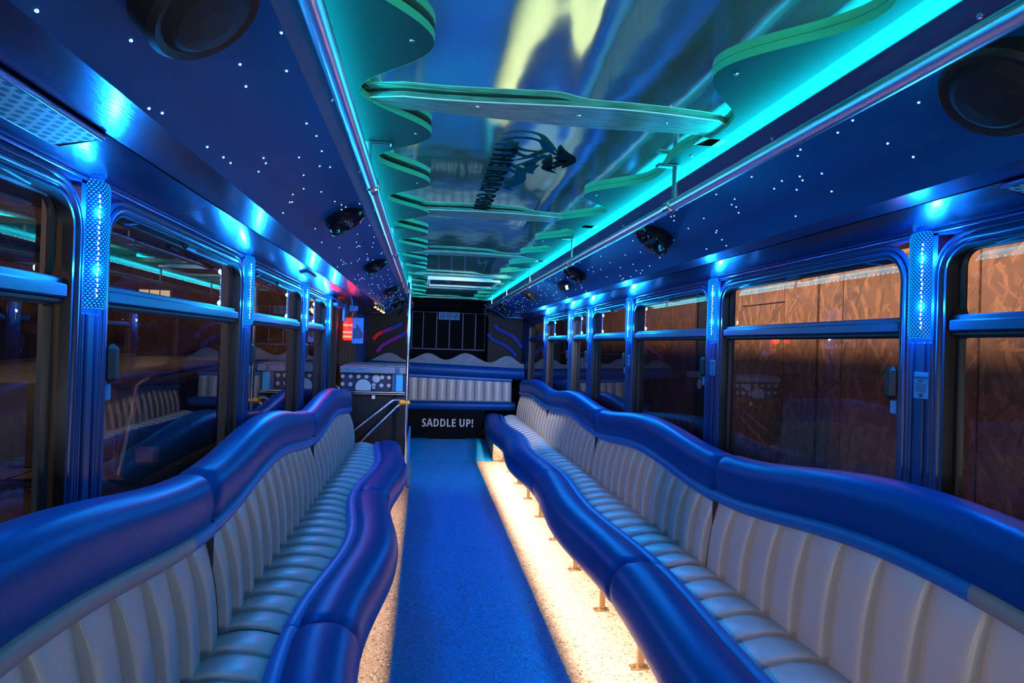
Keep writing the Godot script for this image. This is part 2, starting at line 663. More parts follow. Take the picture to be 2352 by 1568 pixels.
# the sloping housings between window heads and ceiling
func overhead(s: float) -> void:
	var side := "right" if s > 0 else "left"
	var z0 := 1.7
	var z1 := -9.1
	var down := Vector3(-s, -1, 0)
	# brushed metal trim over the windows: two plates and a bright edge bead
	var t := Node3D.new()
	t.name = "trim_1" if s < 0 else "trim_2"
	add_child(t)
	struct(t, "brushed metal trim over the %s windows" % side)
	var cuts := [z0, -0.75, -2.15, -3.5, -4.85, -6.2, -7.6, z1]
	for k in cuts.size() - 1:
		var b := MB.new()
		strip(b, s, Vector2(1.212, 1.866), Vector2(1.052, 1.908), cuts[k], cuts[k + 1] + 0.003, down)
		ob("lower_plate", b, M["brushed trim"], t)
		b = MB.new()
		strip(b, s, Vector2(1.05, 1.910), Vector2(0.883, 1.894), cuts[k], cuts[k + 1] + 0.003, down)
		ob("upper_plate", b, M["brushed trim"], t)
	var bead := MB.new()
	bead.tube([Vector3(s * 1.208, 1.862, z0), Vector3(s * 1.208, 1.862, z1)], 0.006, 8)
	ob("edge_bead", bead, M["brushed trim"], t)
	# star panel
	var p := thing("star_panel", Vector3.ZERO, "dark blue overhead housing dotted with tiny star lights, along the %s side" % side, "panel")
	var b := MB.new()
	strip(b, s, Vector2(0.881, 1.892), Vector2(0.785, 1.964), z0, z1, down)
	ob("lower_face", b, M["star panel"], p)
	b = MB.new()
	# upper face with a shallow hollow along it
	var rows := []
	for k in 2:
		var row := PackedVector3Array()
		for j in 9:
			var f := j / 8.0
			var q := Vector2(0.785, 1.964).lerp(Vector2(0.614, 2.035), f) + Vector2(0.383, 0.924) * 0.012 * sin(PI * f)
			row.append(Vector3(s * q.x, q.y, z0 if k == 0 else z1))
		rows.append(row)
	b.patch(rows, false, false, down)
	ob("upper_face", b, M["star panel"], p)
	b = MB.new()
	b.face([Vector3(s * 0.881, 1.892, z1), Vector3(s * 0.785, 1.964, z1), Vector3(s * 0.614, 2.035, z1), Vector3(s * 0.549, 2.08, z1), Vector3(s * 0.72, 2.13, z1), Vector3(s * 1.2, 2.13, z1), Vector3(s * 1.2, 1.88, z1)], Vector3(0, 0, -1))
	b.tube([Vector3(s * 0.54, 2.08, z1), Vector3(s * 0.61, 2.03, z1), Vector3(s * 0.785, 1.955, z1), Vector3(s * 0.885, 1.885, z1)], 0.012, 8)
	ob("end_cap", b, M["frame blue"], p)
	var star := MB.new()
	star.lathe([Vector2(0.0030, -0.001), Vector2(0.0027, 0.0018), Vector2(0.0016, 0.0030), Vector2(0.0001, 0.0033)], 8)
	var sm := star.mesh()
	var made := 0
	while made < 190:
		var f := rng.randf()
		var z := -0.45 - 8.5 * pow(rng.randf(), 0.95)
		var o: Vector2
		var nn: Vector2
		if f < 0.36:
			o = Vector2(0.881, 1.892).lerp(Vector2(0.785, 1.964), rng.randf_range(0.08, 0.95))
			nn = Vector2(-0.6, -0.8)
		else:
			var g := rng.randf_range(0.05, 0.97)
			o = Vector2(0.785, 1.964).lerp(Vector2(0.614, 2.035), g) + Vector2(0.383, 0.924) * 0.012 * sin(PI * g)
			nn = Vector2(-0.383, -0.924)
		var m := put("star_light", sm, M["star point"], p)
		var y := Vector3(s * nn.x, nn.y, 0).normalized()
		m.transform = Transform3D(Basis(y.cross(Vector3.BACK), y, Vector3.BACK), Vector3(s * o.x, o.y, z))
		made += 1
	# light cove: lip, back, and the LED strip inside
	var c := thing("light_cove", Vector3.ZERO, "cyan lit ceiling cove behind the handrail, %s side" % side, "light cove")
	b = MB.new()
	strip(b, s, Vector2(0.614, 2.035), Vector2(0.549, 2.081), z0, z1, down)
	strip(b, s, Vector2(0.549, 2.081), Vector2(0.555, 2.088), z0, z1, Vector3(-s, 1, 0))
	strip(b, s, Vector2(0.555, 2.088), Vector2(0.64, 2.088), z0, z1, Vector3.UP)
	ob("lip", b, M["lip blue"], c)
	b = MB.new()
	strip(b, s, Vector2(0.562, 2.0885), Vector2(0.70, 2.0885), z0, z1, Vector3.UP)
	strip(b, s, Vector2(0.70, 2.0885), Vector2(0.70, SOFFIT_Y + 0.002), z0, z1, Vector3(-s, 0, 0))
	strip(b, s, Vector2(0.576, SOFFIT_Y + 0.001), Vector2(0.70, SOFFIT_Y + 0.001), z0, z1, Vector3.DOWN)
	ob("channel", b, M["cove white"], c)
	b = MB.new()
	var z := 0.9
	while z > -9.0:
		b.box(Vector3(s * 0.695, 2.118, z), Vector3(0.006, 0.016, 0.010))
		z -= 0.05 if fmod(absf(z), 1.5) > 0.1 else 0.12
	var strip_node := ob("led_strip", b, M["cove led"], c)
	strip_node.set_meta("kind", "stuff")
	for k in 14:
		var zz := -0.9 - k * 0.62
		var sc := MB.new()
		sc.lathe([Vector2(0.006, 0), Vector2(0.005, 0.003), Vector2(0.0001, 0.0035)], 8)
		var m := put("screw", sc.mesh(), M["chrome"], c)
		var y := Vector3(-s * 0.577, -0.816, 0)
		m.transform = Transform3D(Basis(y.cross(Vector3.BACK), y, Vector3.BACK), Vector3(s * 0.582, 2.058, zz))


# wavy-edged boards along both sides of the ceiling
func soffit_edge(s: float, z: float) -> float:
	var x := 0.437 - 0.098 * cos(TAU * (z + 1.365) / 0.605)
	if s > 0 and z < -1.68 and z > -2.26:
		x = maxf(x, lerpf(0.54, 0.505, smoothstep(-2.22, -2.0, z) * (1.0 - smoothstep(-1.95, -1.75, z))))
	return x


func soffits(s: float) -> void:
	var ends := [1.2, BAR_Z[0], BAR_Z[1], BAR_Z[2], BAR_Z[3], BAR_Z[4], BAR_Z[5]]
	for k in 6:
		var za: float = ends[k]
		var zb: float = ends[k + 1] + 0.002
		var o := thing("soffit_board", Vector3.ZERO, "wavy-edged teal ceiling board on the %s side, %s" % ["right" if s > 0 else "left", ["nearest the camera", "just beyond the first cross board", "between second and third cross boards", "between third and fourth cross boards", "between fourth and fifth cross boards", "farthest, next to the rear wall"][k]], "ceiling board")
		var lo := []
		var hi := []
		var edge0 := PackedVector3Array()
		var edge1 := PackedVector3Array()
		var n := int((za - zb) / 0.025)
		for j in n + 1:
			var z := lerpf(za, zb, j / float(n))
			var x := s * soffit_edge(s, z)
			lo.append(PackedVector3Array([Vector3(s * 0.575, SOFFIT_Y, z), Vector3(x, SOFFIT_Y, z)]))
			hi.append(PackedVector3Array([Vector3(s * 0.575, SOFFIT_Y + 0.019, z), Vector3(x, SOFFIT_Y + 0.019, z)]))
			edge0.append(Vector3(x - s * 0.0005, SOFFIT_Y - 0.0005, z))
			edge1.append(Vector3(x - s * 0.0005, SOFFIT_Y + 0.0195, z))
		var b := MB.new()
		b.patch(lo, false, false, Vector3.DOWN)
		b.patch(hi, false, false, Vector3.UP)
		ob("board", b, M["soffit board"], o)
		b = MB.new()
		b.patch([edge0, edge1], false, false, Vector3(-s, 0, 0))
		ob("edge_band", b, M["edge banding"], o)
		var z := za - 0.32
		while z > zb:
			var tip := -1.365 - 0.605 * roundf((-1.365 - z) / 0.605)
			if tip < za and tip > zb:
				screw(o, Vector3(s * (soffit_edge(s, tip) + 0.05), SOFFIT_Y, tip), Vector3.DOWN)
			z -= 0.605


func screw(parent: Node, at: Vector3, toward: Vector3, r := 0.006) -> void:
	if not M.has("screw mesh"):
		var sc := MB.new()
		sc.lathe([Vector2(0.006, 0), Vector2(0.005, 0.0025), Vector2(0.0001, 0.003)], 8)
		M["screw mesh"] = sc.mesh()
	var m := put("screw", M["screw mesh"], M["chrome"], parent)
	var y := toward.normalized()
	var x := y.cross(Vector3(0.3, 0.2, 0.9)).normalized()
	m.transform = Transform3D(Basis(x, y, x.cross(y)).scaled_local(Vector3.ONE * r / 0.006), at)


func buckle(x: float, z: float) -> float:
	# a shallow step that wanders across the sheets: 1 cm in all
	var xb := lerpf(-0.03, 0.17, clampf((-z - 1.1) / 1.3, 0.0, 1.0))
	var f := (x - xb) / 0.05
	return 0.0048 - 0.0048 * tanh(1.25 * f)


func ceiling() -> void:
	var c := Node3D.new()
	c.name = "ceiling"
	add_child(c)
	struct(c, "mirror-polished metal ceiling sheets with teal reflections")
	var zs := [1.7, 0.7, -0.12, -0.92, -1.675, -2.31, -3.17, -4.0, -4.85, -5.7, -6.55, -7.4, -8.25, -9.1]
	for k in zs.size() - 1:
		# sheet metal that has buckled a little along its length
		var low := []
		var top := []
		for j in 9:
			var z := lerpf(zs[k] - 0.0015, zs[k + 1] + 0.0015, j / 8.0)
			var a := PackedVector3Array()
			var c2 := PackedVector3Array()
			for i in 76:
				var x := -0.72 + 1.44 * i / 75.0
				a.append(Vector3(x, MIRROR_Y + buckle(x, z), z))
				c2.append(Vector3(x, MIRROR_Y + 0.02, z))
			low.append(a)
			top.append(c2)
		var b := MB.new()
		b.patch(low, false, false, Vector3.DOWN)
		b.patch(top, false, false, Vector3.UP)
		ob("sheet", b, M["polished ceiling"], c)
	# print on the second sheet: lettering that runs down the bus and a galloping-horse emblem
	var t := put("lettering", lettering("THE ROAD PONY", 0.135), M["decal"], c)
	t.scale = Vector3(1.0, 1.25, 1.0)
	var tw: float = (t.mesh as TextMesh).get_aabb().size.x
	var sc := 1.0 / tw
	t.transform = Transform3D(Basis(Vector3(0, 0, -1.02 * sc), Vector3(0.85, 0, 0), Vector3(0, -1, 0)), Vector3(-0.075, MIRROR_Y - 0.001, -2.60))
	emblem(c)
	# cross boards
	for k in 6:
		var z: float = BAR_Z[k]
		var o := thing("cross_board", Vector3.ZERO, "wooden board across the ceiling with teal cove light put into its colour, %s from the camera" % ["nearest", "second", "third", "fourth", "fifth", "sixth and farthest"][k], "ceiling board")
		var depth := 0.125 if k == 0 else 0.14
		var low := []
		var top := []
		var e0 := PackedVector3Array()
		var e1 := PackedVector3Array()
		var e2 := PackedVector3Array()
		var e3 := PackedVector3Array()
		for j in 41:
			var x := lerpf(-0.53, 0.59, j / 40.0)
			var zn := z + 0.06 + 0.022 * sin(x * 5.2 + 0.4 + k)
			var zf := z + 0.06 - depth - 0.012 * sin(x * 6.5 + 1.0 + k)
			if x > 0.5:
				var g := (x - 0.5) / 0.09
				zn = lerpf(zn, z - 0.05, g * g)
				zf = lerpf(zf, z - 0.11, g)
			if x < -0.42:
				var g := (-0.42 - x) / 0.11
				zn = lerpf(zn, z + 0.005, g)
				zf = lerpf(zf, z - 0.015, g)
			low.append(PackedVector3Array([Vector3(x, SOFFIT_Y + 0.008, zn), Vector3(x, SOFFIT_Y + 0.008, zf)]))
			top.append(PackedVector3Array([Vector3(x, SOFFIT_Y + 0.03, zn), Vector3(x, SOFFIT_Y + 0.03, zf)]))
			e0.append(Vector3(x, SOFFIT_Y + 0.008, zn))
			e1.append(Vector3(x, SOFFIT_Y + 0.011, zn + 0.0015))
			e2.append(Vector3(x, SOFFIT_Y + 0.008, zf))
			e3.append(Vector3(x, SOFFIT_Y + 0.03, zf))
		var b := MB.new()
		b.patch(low, false, false, Vector3.DOWN)
		b.patch(top, false, false, Vector3.UP)
		b.patch([e2, e3], false, false, Vector3.FORWARD)
		var e4 := PackedVector3Array()
		for q in e1:
			e4.append(q + Vector3(0, 0.014, -0.0015))
		b.patch([e1, e4], false, false, Vector3.BACK)
		ob("board", b, M["teal lit plywood"], o)
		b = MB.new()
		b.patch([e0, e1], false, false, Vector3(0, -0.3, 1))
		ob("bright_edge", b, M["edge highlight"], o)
		for x in [-0.21, 0.09, 0.36]:
			screw(o, Vector3(x, SOFFIT_Y + 0.008, z + 0.015), Vector3.DOWN)
		b = MB.new()
		b.box(Vector3(0.555, SOFFIT_Y + 0.003, z - 0.09), Vector3(0.09, 0.006, 0.07), 0.002)
		ob("end_plate", b, M["satin rail"], o)
	# roof hatch between the fourth and fifth boards
	var h := thing("roof_hatch", Vector3(0.05, MIRROR_Y, -6.62), "framed escape hatch in the ceiling toward the rear", "hatch")
	var b := MB.new()
	for q in [[Vector3(0, -0.02, 0.34), Vector3(0.76, 0.04, 0.03)], [Vector3(0, -0.02, -0.34), Vector3(0.76, 0.04, 0.03)], [Vector3(-0.365, -0.02, 0), Vector3(0.03, 0.04, 0.68)], [Vector3(0.365, -0.02, 0), Vector3(0.03, 0.04, 0.68)]]:
		b.box(q[0], q[1], 0.008)
	ob("frame", b, M["edge highlight"], h)
	b = MB.new()
	b.box(Vector3(0, -0.012, 0), Vector3(0.70, 0.024, 0.65), 0.01)
	ob("lid", b, M["soffit board"], h)
	b = MB.new()
	b.box(Vector3(0, -0.034, 0.02), Vector3(0.2, 0.02, 0.05), 0.008)
	for x in [-0.16, 0.16]:
		b.box(Vector3(x, -0.034, 0.10), Vector3(0.07, 0.02, 0.09), 0.006)
	ob("handle", b, M["black rubber"], h)
	# rounded dark cornice where ceiling meets the rear wall
	b = MB.new()
	var rows := []
	for j in 2:
		var row := PackedVector3Array()
		for k in 9:
			var a := PI / 2 * k / 8.0
			row.append(Vector3(-0.62 if j == 0 else 0.62, 2.02 + 0.165 * cos(a), -9.1 - 0.5 * sin(a)))
		row.append(Vector3(row[8].x, 1.98, -9.98))
		rows.append(row)
	b.patch(rows, false, false, Vector3(0, -1, 1))
	struct(ob("trim_3", b, M["black panel"]), "dark curved cornice between ceiling and rear wall")


func ribbon(pts: Array, widths: Array) -> PackedVector2Array:
	var out := PackedVector2Array()
	var back := []
	var c := Curve2D.new()
	for k in pts.size():
		var tn: Vector2 = (pts[mini(k + 1, pts.size() - 1)] - pts[maxi(k - 1, 0)]) / 5.0
		c.add_point(pts[k], -tn, tn)
	var n := 24
	for j in n + 1:
		var f := j / float(n) * (pts.size() - 1)
		var i := mini(int(f), pts.size() - 2)
		var p := c.sample(i, f - i)
		var q := c.sample(i, minf(f - i + 0.02, 1.0)) if f - i < 0.97 else p + (p - c.sample(i, f - i - 0.02))
		var d := (q - p).normalized()
		var w: float = lerpf(widths[i], widths[i + 1], f - i) / 2
		out.append(p + Vector2(-d.y, d.x) * w)
		back.push_front(p - Vector2(-d.y, d.x) * w)
	for q in back:
		out.append(q)
	return out


# tribal-style horse emblem, drawn in (x, -z) on the ceiling
func emblem(parent: Node) -> void:
	var strokes := [
		[[Vector2(-0.06, 1.99), Vector2(-0.02, 1.945), Vector2(0.05, 1.955), Vector2(0.09, 2.03), Vector2(0.135, 2.10)], [0.004, 0.018, 0.016, 0.03, 0.004], "decal blue"],
		[[Vector2(-0.05, 2.01), Vector2(-0.02, 2.06), Vector2(-0.03, 2.11), Vector2(-0.07, 2.14)], [0.026, 0.022, 0.03, 0.004], "decal blue"],
		[[Vector2(-0.02, 2.06), Vector2(0.02, 2.12), Vector2(0.075, 2.13)], [0.02, 0.024, 0.018], "decal blue"],
		[[Vector2(0.10, 2.10), Vector2(0.06, 2.19), Vector2(0.01, 2.26)], [0.03, 0.026, 0.004], "decal blue"],
		[[Vector2(0.00, 2.19), Vector2(-0.02, 2.27), Vector2(0.05, 2.36), Vector2(0.06, 2.46), Vector2(0.03, 2.57), Vector2(0.055, 2.61)], [0.004, 0.022, 0.03, 0.045, 0.03, 0.004], "decal blue"],
		[[Vector2(0.13, 2.02), Vector2(0.145, 2.07), Vector2(0.185, 2.11), Vector2(0.21, 2.16)], [0.004, 0.032, 0.026, 0.003], "decal"],
		[[Vector2(0.135, 2.11), Vector2(0.165, 2.14), Vector2(0.19, 2.17), Vector2(0.18, 2.24)], [0.03, 0.044, 0.034, 0.003], "decal"],
		[[Vector2(0.12, 2.14), Vector2(0.125, 2.20), Vector2(0.13, 2.26), Vector2(0.175, 2.31)], [0.004, 0.03, 0.034, 0.003], "decal"],
		[[Vector2(0.165, 2.14), Vector2(0.16, 2.21), Vector2(0.135, 2.26)], [0.03, 0.022, 0.02], "decal"],
		[[Vector2(0.09, 2.22), Vector2(0.07, 2.29), Vector2(0.095, 2.34)], [0.018, 0.05, 0.004], "decal blue"]]
	for s in strokes:
		var pl := PackedVector2Array()
		for q in ribbon(s[0], s[1]):
			pl.append(Vector2(q.x * 1.12, q.y * 1.02))
		if Geometry2D.triangulate_polygon(pl).is_empty():
			continue
		var b := MB.new()
		b.prism(pl, 0.0, 0.0012, Vector3.RIGHT, Vector3.FORWARD, Vector3(-0.035, MIRROR_Y - 0.0014, 0))
		ob("emblem_stroke", b, M[s[2]], parent)


# ------------------------------------------------------------------ windows
func round_rect(z0: float, z1: float, y0: float, y1: float, r: float, x: float, seg := 8) -> PackedVector3Array:
	var out := PackedVector3Array()
	for q in [[z0 - r, y1 - r, 0], [z1 + r, y1 - r, 1], [z1 + r, y0 + r, 2], [z0 - r, y0 + r, 3]]:
		for k in seg + 1:
			var a := a_of(q[2], k, seg)
			out.append(Vector3(x, q[1] + r * sin(a), q[0] + r * cos(a)))
	return out


func a_of(corner: int, k: int, seg: int) -> float:
	return PI / 2 * corner + PI / 2 * k / seg


func windows() -> void:
	var count := 0
	for s in [-1.0, 1.0]:
		var posts: Array = POST_R if s > 0 else POST_L
		for k in posts.size() - 1:
			count += 1
			window_unit(count, s, posts[k] - 0.042, posts[k + 1] + 0.042, k)
	# windscreen behind the camera
	var g := MB.new()
	g.box(Vector3(0, 1.52, FRONT + 0.05), Vector3(2.0, 1.18, 0.006))
	struct(ob("window_%d" % (count + 1), g, M["window glass"]), "windscreen at the front of the bus")


func window_unit(id: int, s: float, z0: float, z1: float, bay: int) -> void:
	var w := Node3D.new()
	w.name = "window_%d" % id
	add_child(w)
	struct(w, "two-pane bus window in a blue ridged frame, %s side, number %d from the camera" % ["right" if s > 0 else "left", bay + 1])
	var y0 := 0.84
	var y1 := 1.85
	# ridged surround: offsets inward and heights toward the cabin
	var prof := [[0.0, 0.0], [0.002, 0.009], [0.010, 0.011], [0.012, 0.004], [0.019, 0.004], [0.021, 0.013], [0.029, 0.013], [0.031, 0.004], [0.037, 0.003], [0.039, 0.008], [0.046, 0.007], [0.050, -0.012], [0.052, -0.034]]
	var rows := []
	for q in prof:
		var o: float = q[0]
		rows.append(round_rect(z0 - o, z1 + o, y0 + o, y1 - o, maxf(0.125 - o, 0.03), s * (1.212 - q[1]), 7))
	var b := MB.new()
	b.patch(rows.slice(0, 11), false, true, Vector3(-s, 0, 0))
	ob("frame", b, M["frame blue"], w)
	b = MB.new()
	b.patch(rows.slice(10, 13), false, true, Vector3(-s, 0, 0))
	ob("jamb_seal", b, M["black rubber"], w)
	var i := 0.052
	# inner sash of dark rubber around each pane and the transom
	var ring := func(ya: float, yb: float, r: float, wd: float) -> MB:
		var m := MB.new()
		var x := s * 1.238
		m.patch([round_rect(z0 - i - 0.004, z1 + i + 0.004, ya, yb, r, x, 6), round_rect(z0 - i - wd + 0.004, z1 + i + wd - 0.004, ya + wd * 0.3, yb - wd * 0.45, maxf(r - 0.02, 0.008), x - s * 0.004, 6), round_rect(z0 - i - wd, z1 + i + wd, ya + wd * 0.35, yb - wd * 0.5, maxf(r - 0.025, 0.006), x + s * 0.012, 6)], false, true, Vector3(-s, 0, 0))
		return m
	ob("upper_sash", ring.call(1.575, y1 - i + 0.006, 0.07, 0.022), M["black rubber"], w)
	ob("lower_sash", ring.call(y0 + i, 1.545, 0.012, 0.022), M["black rubber"], w)
	b = MB.new()
	b.box(Vector3(s * 1.226, 1.570, (z0 + z1) / 2), Vector3(0.034, 0.034, z0 - z1 - 2 * i), 0.004)
	b.box(Vector3(s * 1.236, 1.592, (z0 + z1) / 2), Vector3(0.030, 0.022, z0 - z1 - 2 * i), 0.004)
	ob("transom", b, M["frame blue"], w)
	b = MB.new()
	b.box(Vector3(s * 1.234, 1.546, (z0 + z1) / 2), Vector3(0.030, 0.014, z0 - z1 - 2 * i), 0.003)
	ob("transom_seal", b, M["black rubber"], w)
	b = MB.new()
	b.face([Vector3(s * 1.247, 1.58, z0 - i), Vector3(s * 1.247, 1.58, z1 + i), Vector3(s * 1.247, 1.82, z1 + i), Vector3(s * 1.247, 1.82, z0 - i)], Vector3(-s, 0, 0))
	ob("upper_pane", b, M["window glass"], w)
	b = MB.new()
	b.face([Vector3(s * 1.250, 0.86, z0 - i), Vector3(s * 1.250, 0.86, z1 + i), Vector3(s * 1.250, 1.56, z1 + i), Vector3(s * 1.250, 1.56, z0 - i)], Vector3(-s, 0, 0))
	ob("lower_pane", b, M["window glass"], w)
	# two stay arms of the tilting upper pane and its catch
	for f in [0.16, 0.8]:
		b = MB.new()
		var z := lerpf(z0, z1, f)
		b.box(Vector3(0, 0, 0), Vector3(0.008, 0.008, 0.13), 0.003)
		var m := ob("stay_arm", b, M["frame blue"], w)
		m.transform = Transform3D(Basis(Vector3.RIGHT, 0.22 if f < 0.5 else -0.1), Vector3(s * 1.214, 1.802, z))
	b = MB.new()
	b.box(Vector3(s * 1.218, 1.800, (z0 + z1) / 2), Vector3(0.02, 0.03, 0.10), 0.008)
	ob("catch", b, M["black rubber"], w)
	# release handle on the forward stile of the lower pane
	b = MB.new()
	b.box(Vector3(s * 1.205, 1.385, z0 - 0.075), Vector3(0.03, 0.11, 0.045), 0.018)
	ob("release_handle", b, M["black rubber"], w)
	b = MB.new()
	b.box(Vector3(s * 1.212, 1.305, z0 - 0.068), Vector3(0.012, 0.045, 0.025), 0.003)
	ob("handle_bracket", b, M["sign blue"], w)


# ------------------------------------------------------------------ benches
func wave(u: float) -> float:
	return 0.5 - 0.5 * cos(TAU * u)


func oval(c: Vector2, hx: float, hy: float, e: float, n: int) -> PackedVector2Array:
	var out := PackedVector2Array()
	for k in n:
		var a := TAU * k / n
		out.append(c + Vector2(hx * signf(cos(a)) * pow(absf(cos(a)), 2.0 / e), hy * signf(sin(a)) * pow(absf(sin(a)), 2.0 / e)))
	return out


# sweeps a closed profile(u) along a section; ends drawn in like a stuffed cushion
func stuffed(b: MB, s: float, z0: float, z1: float, profile: Callable, pinch: float, n := 48) -> void:
	var rows := []
	var span := absf(z1 - z0)
	for j in n + 1:
		var u := j / float(n)
		u = u + 0.35 * sin(TAU * u) / TAU * -1.0
		var d := minf(u, 1.0 - u) * span
		var t := clampf(1.0 - d / 0.055, 0.0, 1.0)
		var k := 1.0 - pinch * (1.0 - sqrt(maxf(0.0, 1.0 - t * t)))
		var p: PackedVector2Array = profile.call(u)
		var c := Vector2.ZERO
		for q in p:
			c += q
		c /= p.size()
		var ring := PackedVector3Array()
		for q in p:
			var g := c + (q - c) * k
			ring.append(Vector3(s * g.x, g.y, lerpf(z0, z1, u)))
		rows.append(ring)
	b.patch(rows, false, true)
	b.face(Array(rows[0]), Vector3(0, 0, z0 - z1))
	b.face(Array(rows[-1]), Vector3(0, 0, z1 - z0))


func bench_section(s: float, z0: float, z1: float, base: float, amp: float, sway: float, where: String, idx: int, grey := 0.0) -> void:
	var side := "right" if s > 0 else "left"
	var g := 0.003
	var za := z0 - g
	var zb := z1 + g
	var n := 13
	var pitch := (zb - za) / n
	var roll_y := func(u: float) -> float: return base + amp * wave(u)
	var bench := thing("bench", Vector3.ZERO, "blue and silver %s bench section, %s" % [side, where], "bench")
	# ---- back cushion
	var c := Node3D.new()
	c.name = "back_cushion"
	bench.add_child(c)
	for i in n:
		var rows := []
		for p in 17:
			var f := p / 16.0
			var row := PackedVector3Array()
			for q in 15:
				var t := pow(q / 14.0, 1.7)
				var z := za + pitch * (i + t)
				var u := (z - za) / (zb - za)
				var top: float = roll_y.call(u) - 0.05
				var y := lerpf(0.455, top, f)
				var x := lerpf(1.0, 1.055, f) - 0.012 * sin(PI * f)
				var gather := 1.0 - 0.55 * pow(f, 7) - 0.25 * pow(1.0 - f, 8)
				var bulge := 0.034 * pow(sin(PI * pow(t, 0.32)), 0.8) * gather
				row.append(Vector3(s * (x - bulge), y, z))
			rows.append(row)
		var b := MB.new()
		b.patch(rows, false, false, Vector3(-s, 0.1, 0))
		ob("pleat", b, M["silver vinyl"], c)
	var b := MB.new()
	var sub := func(u: float) -> PackedVector2Array: return oval(Vector2(1.050, roll_y.call(u) - 0.028), 0.036, 0.031, 2.2, 16)
	if grey > 0.0:
		var cut := lerpf(za, zb, grey)
		var sub_a := func(u: float) -> PackedVector2Array: return sub.call(u * grey)
		var sub_b := func(u: float) -> PackedVector2Array: return sub.call(grey + u * (1.0 - grey))
		stuffed(b, s, za, cut, sub_a, 0.0)
		var m := ob("piping_roll", b, M["greyed piping vinyl"], c)
		m.set_meta("label", "length of the blue piping roll coloured with a grey grading cast")
		b = MB.new()
		stuffed(b, s, cut, zb, sub_b, 0.0)
		ob("piping_roll", b, M["blue piping vinyl"], c)
	else:
		stuffed(b, s, za, zb, sub, 0.12)
		ob("piping_roll", b, M["blue piping vinyl"], c)
	b = MB.new()
	var topf := func(u: float) -> PackedVector2Array:
		var y: float = roll_y.call(u)
		return oval(Vector2(1.098, y + 0.066), 0.082, 0.102 + 0.004 * wave(u), 2.5, 28)
	stuffed(b, s, za, zb, topf, 0.30)
	ob("top_roll", b, M["blue vinyl"], c)
	b = MB.new()
	for z in [za, zb]:
		b.box(Vector3(s * 1.10, (base + 0.45) / 2, z), Vector3(0.15, base - 0.45, 0.004))
	b.box(Vector3(s * 1.12, (base + 0.45) / 2, (za + zb) / 2), Vector3(0.11, base - 0.45, absf(zb - za)))
	ob("backing", b, M["seam"], c)
	# ---- seat cushion
	c = Node3D.new()
	c.name = "seat_cushion"
	bench.add_child(c)
	for i in n:
		var rows := []
		for p in 13:
			var f := p / 12.0
			var row := PackedVector3Array()
			for q in 15:
				var t := pow(q / 14.0, 1.7)
				var z := za + pitch * (i + t)
				var u := (z - za) / (zb - za)
				var xi := 0.795 - sway * wave(u)
				var x := lerpf(1.0, xi, f)
				var y := 0.452 + 0.022 * sin(PI * minf(f * 0.9 + 0.1, 1.0))
				var bulge := 0.022 * pow(sin(PI * pow(t, 0.42)), 0.75) * (1.0 - 0.5 * pow(f, 7) - 0.4 * pow(1.0 - f, 8))
				row.append(Vector3(s * x, y + bulge, z))
			rows.append(row)
		b = MB.new()
		b.patch(rows, false, false, Vector3.UP)
		ob("pleat", b, M["silver vinyl"], c)
	b = MB.new()
	var sub2 := func(u: float) -> PackedVector2Array: return oval(Vector2(0.763 - sway * wave(u), 0.452), 0.036, 0.036, 2.2, 16)
	stuffed(b, s, za, zb, sub2, 0.10)
	ob("piping_roll", b, M["blue piping vinyl"], c)
	b = MB.new()
	# rolled front: full and round outside, hollow underneath behind its lower lip
	var front := func(u: float) -> PackedVector2Array:
		var sh := sway * wave(u)
		var out := PackedVector2Array()
		for q in [[0.748, 0.40], [0.748, 0.46], [0.735, 0.488], [0.70, 0.502], [0.655, 0.506], [0.61, 0.500], [0.57, 0.482], [0.541, 0.450], [0.527, 0.410], [0.524, 0.370], [0.530, 0.330], [0.545, 0.298], [0.559, 0.284], [0.566, 0.284], [0.572, 0.296], [0.576, 0.330], [0.584, 0.372], [0.63, 0.376], [0.68, 0.378], [0.73, 0.380]]:
			out.append(Vector2(q[0] - sh * (0.0 if q[1] < 0.379 and q[0] > 0.56 else 1.0), q[1]))
		return out
	stuffed(b, s, za, zb, front, 0.12)
	ob("front_roll", b, M["blue vinyl"], c)
	b = MB.new()
	b.box(Vector3(s * 0.945, 0.415, (za + zb) / 2), Vector3(0.43, 0.06, absf(zb - za)))
	ob("backing", b, M["seam"], c)
	b = MB.new()
	b.box(Vector3(s * 0.90, 0.379, (za + zb) / 2), Vector3(0.56, 0.016, absf(zb - za)), 0.003)
	ob("seat_board", b, M["seam"], bench)
	b = MB.new()
	b.box(Vector3(s * (0.612 if s > 0 else 0.595), 0.3655, (za + zb) / 2), Vector3(0.03 if s > 0 else 0.012, 0.005, absf(zb - za) - 0.06))
	ob("led_tape_light", b, M["warm led"], bench)
	# ---- legs
	var z := -0.85
	while z > (-7.7 if s > 0 else -6.0):
		if z < z0 and z > z1:
			b = MB.new()
			b.box(Vector3(s * 0.697, 0.186, z), Vector3(0.028, 0.372, 0.028), 0.003)
			var leg := ob("leg", b, M["bronze steel"], bench)
			b = MB.new()
			b.box(Vector3(s * 0.690, 0.003, z + 0.004), Vector3(0.085, 0.006, 0.05), 0.002)
			b.xf = Transform3D(Basis.IDENTITY, Vector3(s * 0.658, 0.006, z + 0.004))
			b.lathe([Vector2(0.008, 0), Vector2(0.008, 0.006), Vector2(0.0001, 0.007)], 8)
			b.xf = Transform3D(Basis.IDENTITY, Vector3(s * 0.723, 0.006, z + 0.006))
			b.lathe([Vector2(0.008, 0), Vector2(0.008, 0.006), Vector2(0.0001, 0.007)], 8)
			ob("foot_plate", b, M["bronze steel"], leg)
		z -= 0.608


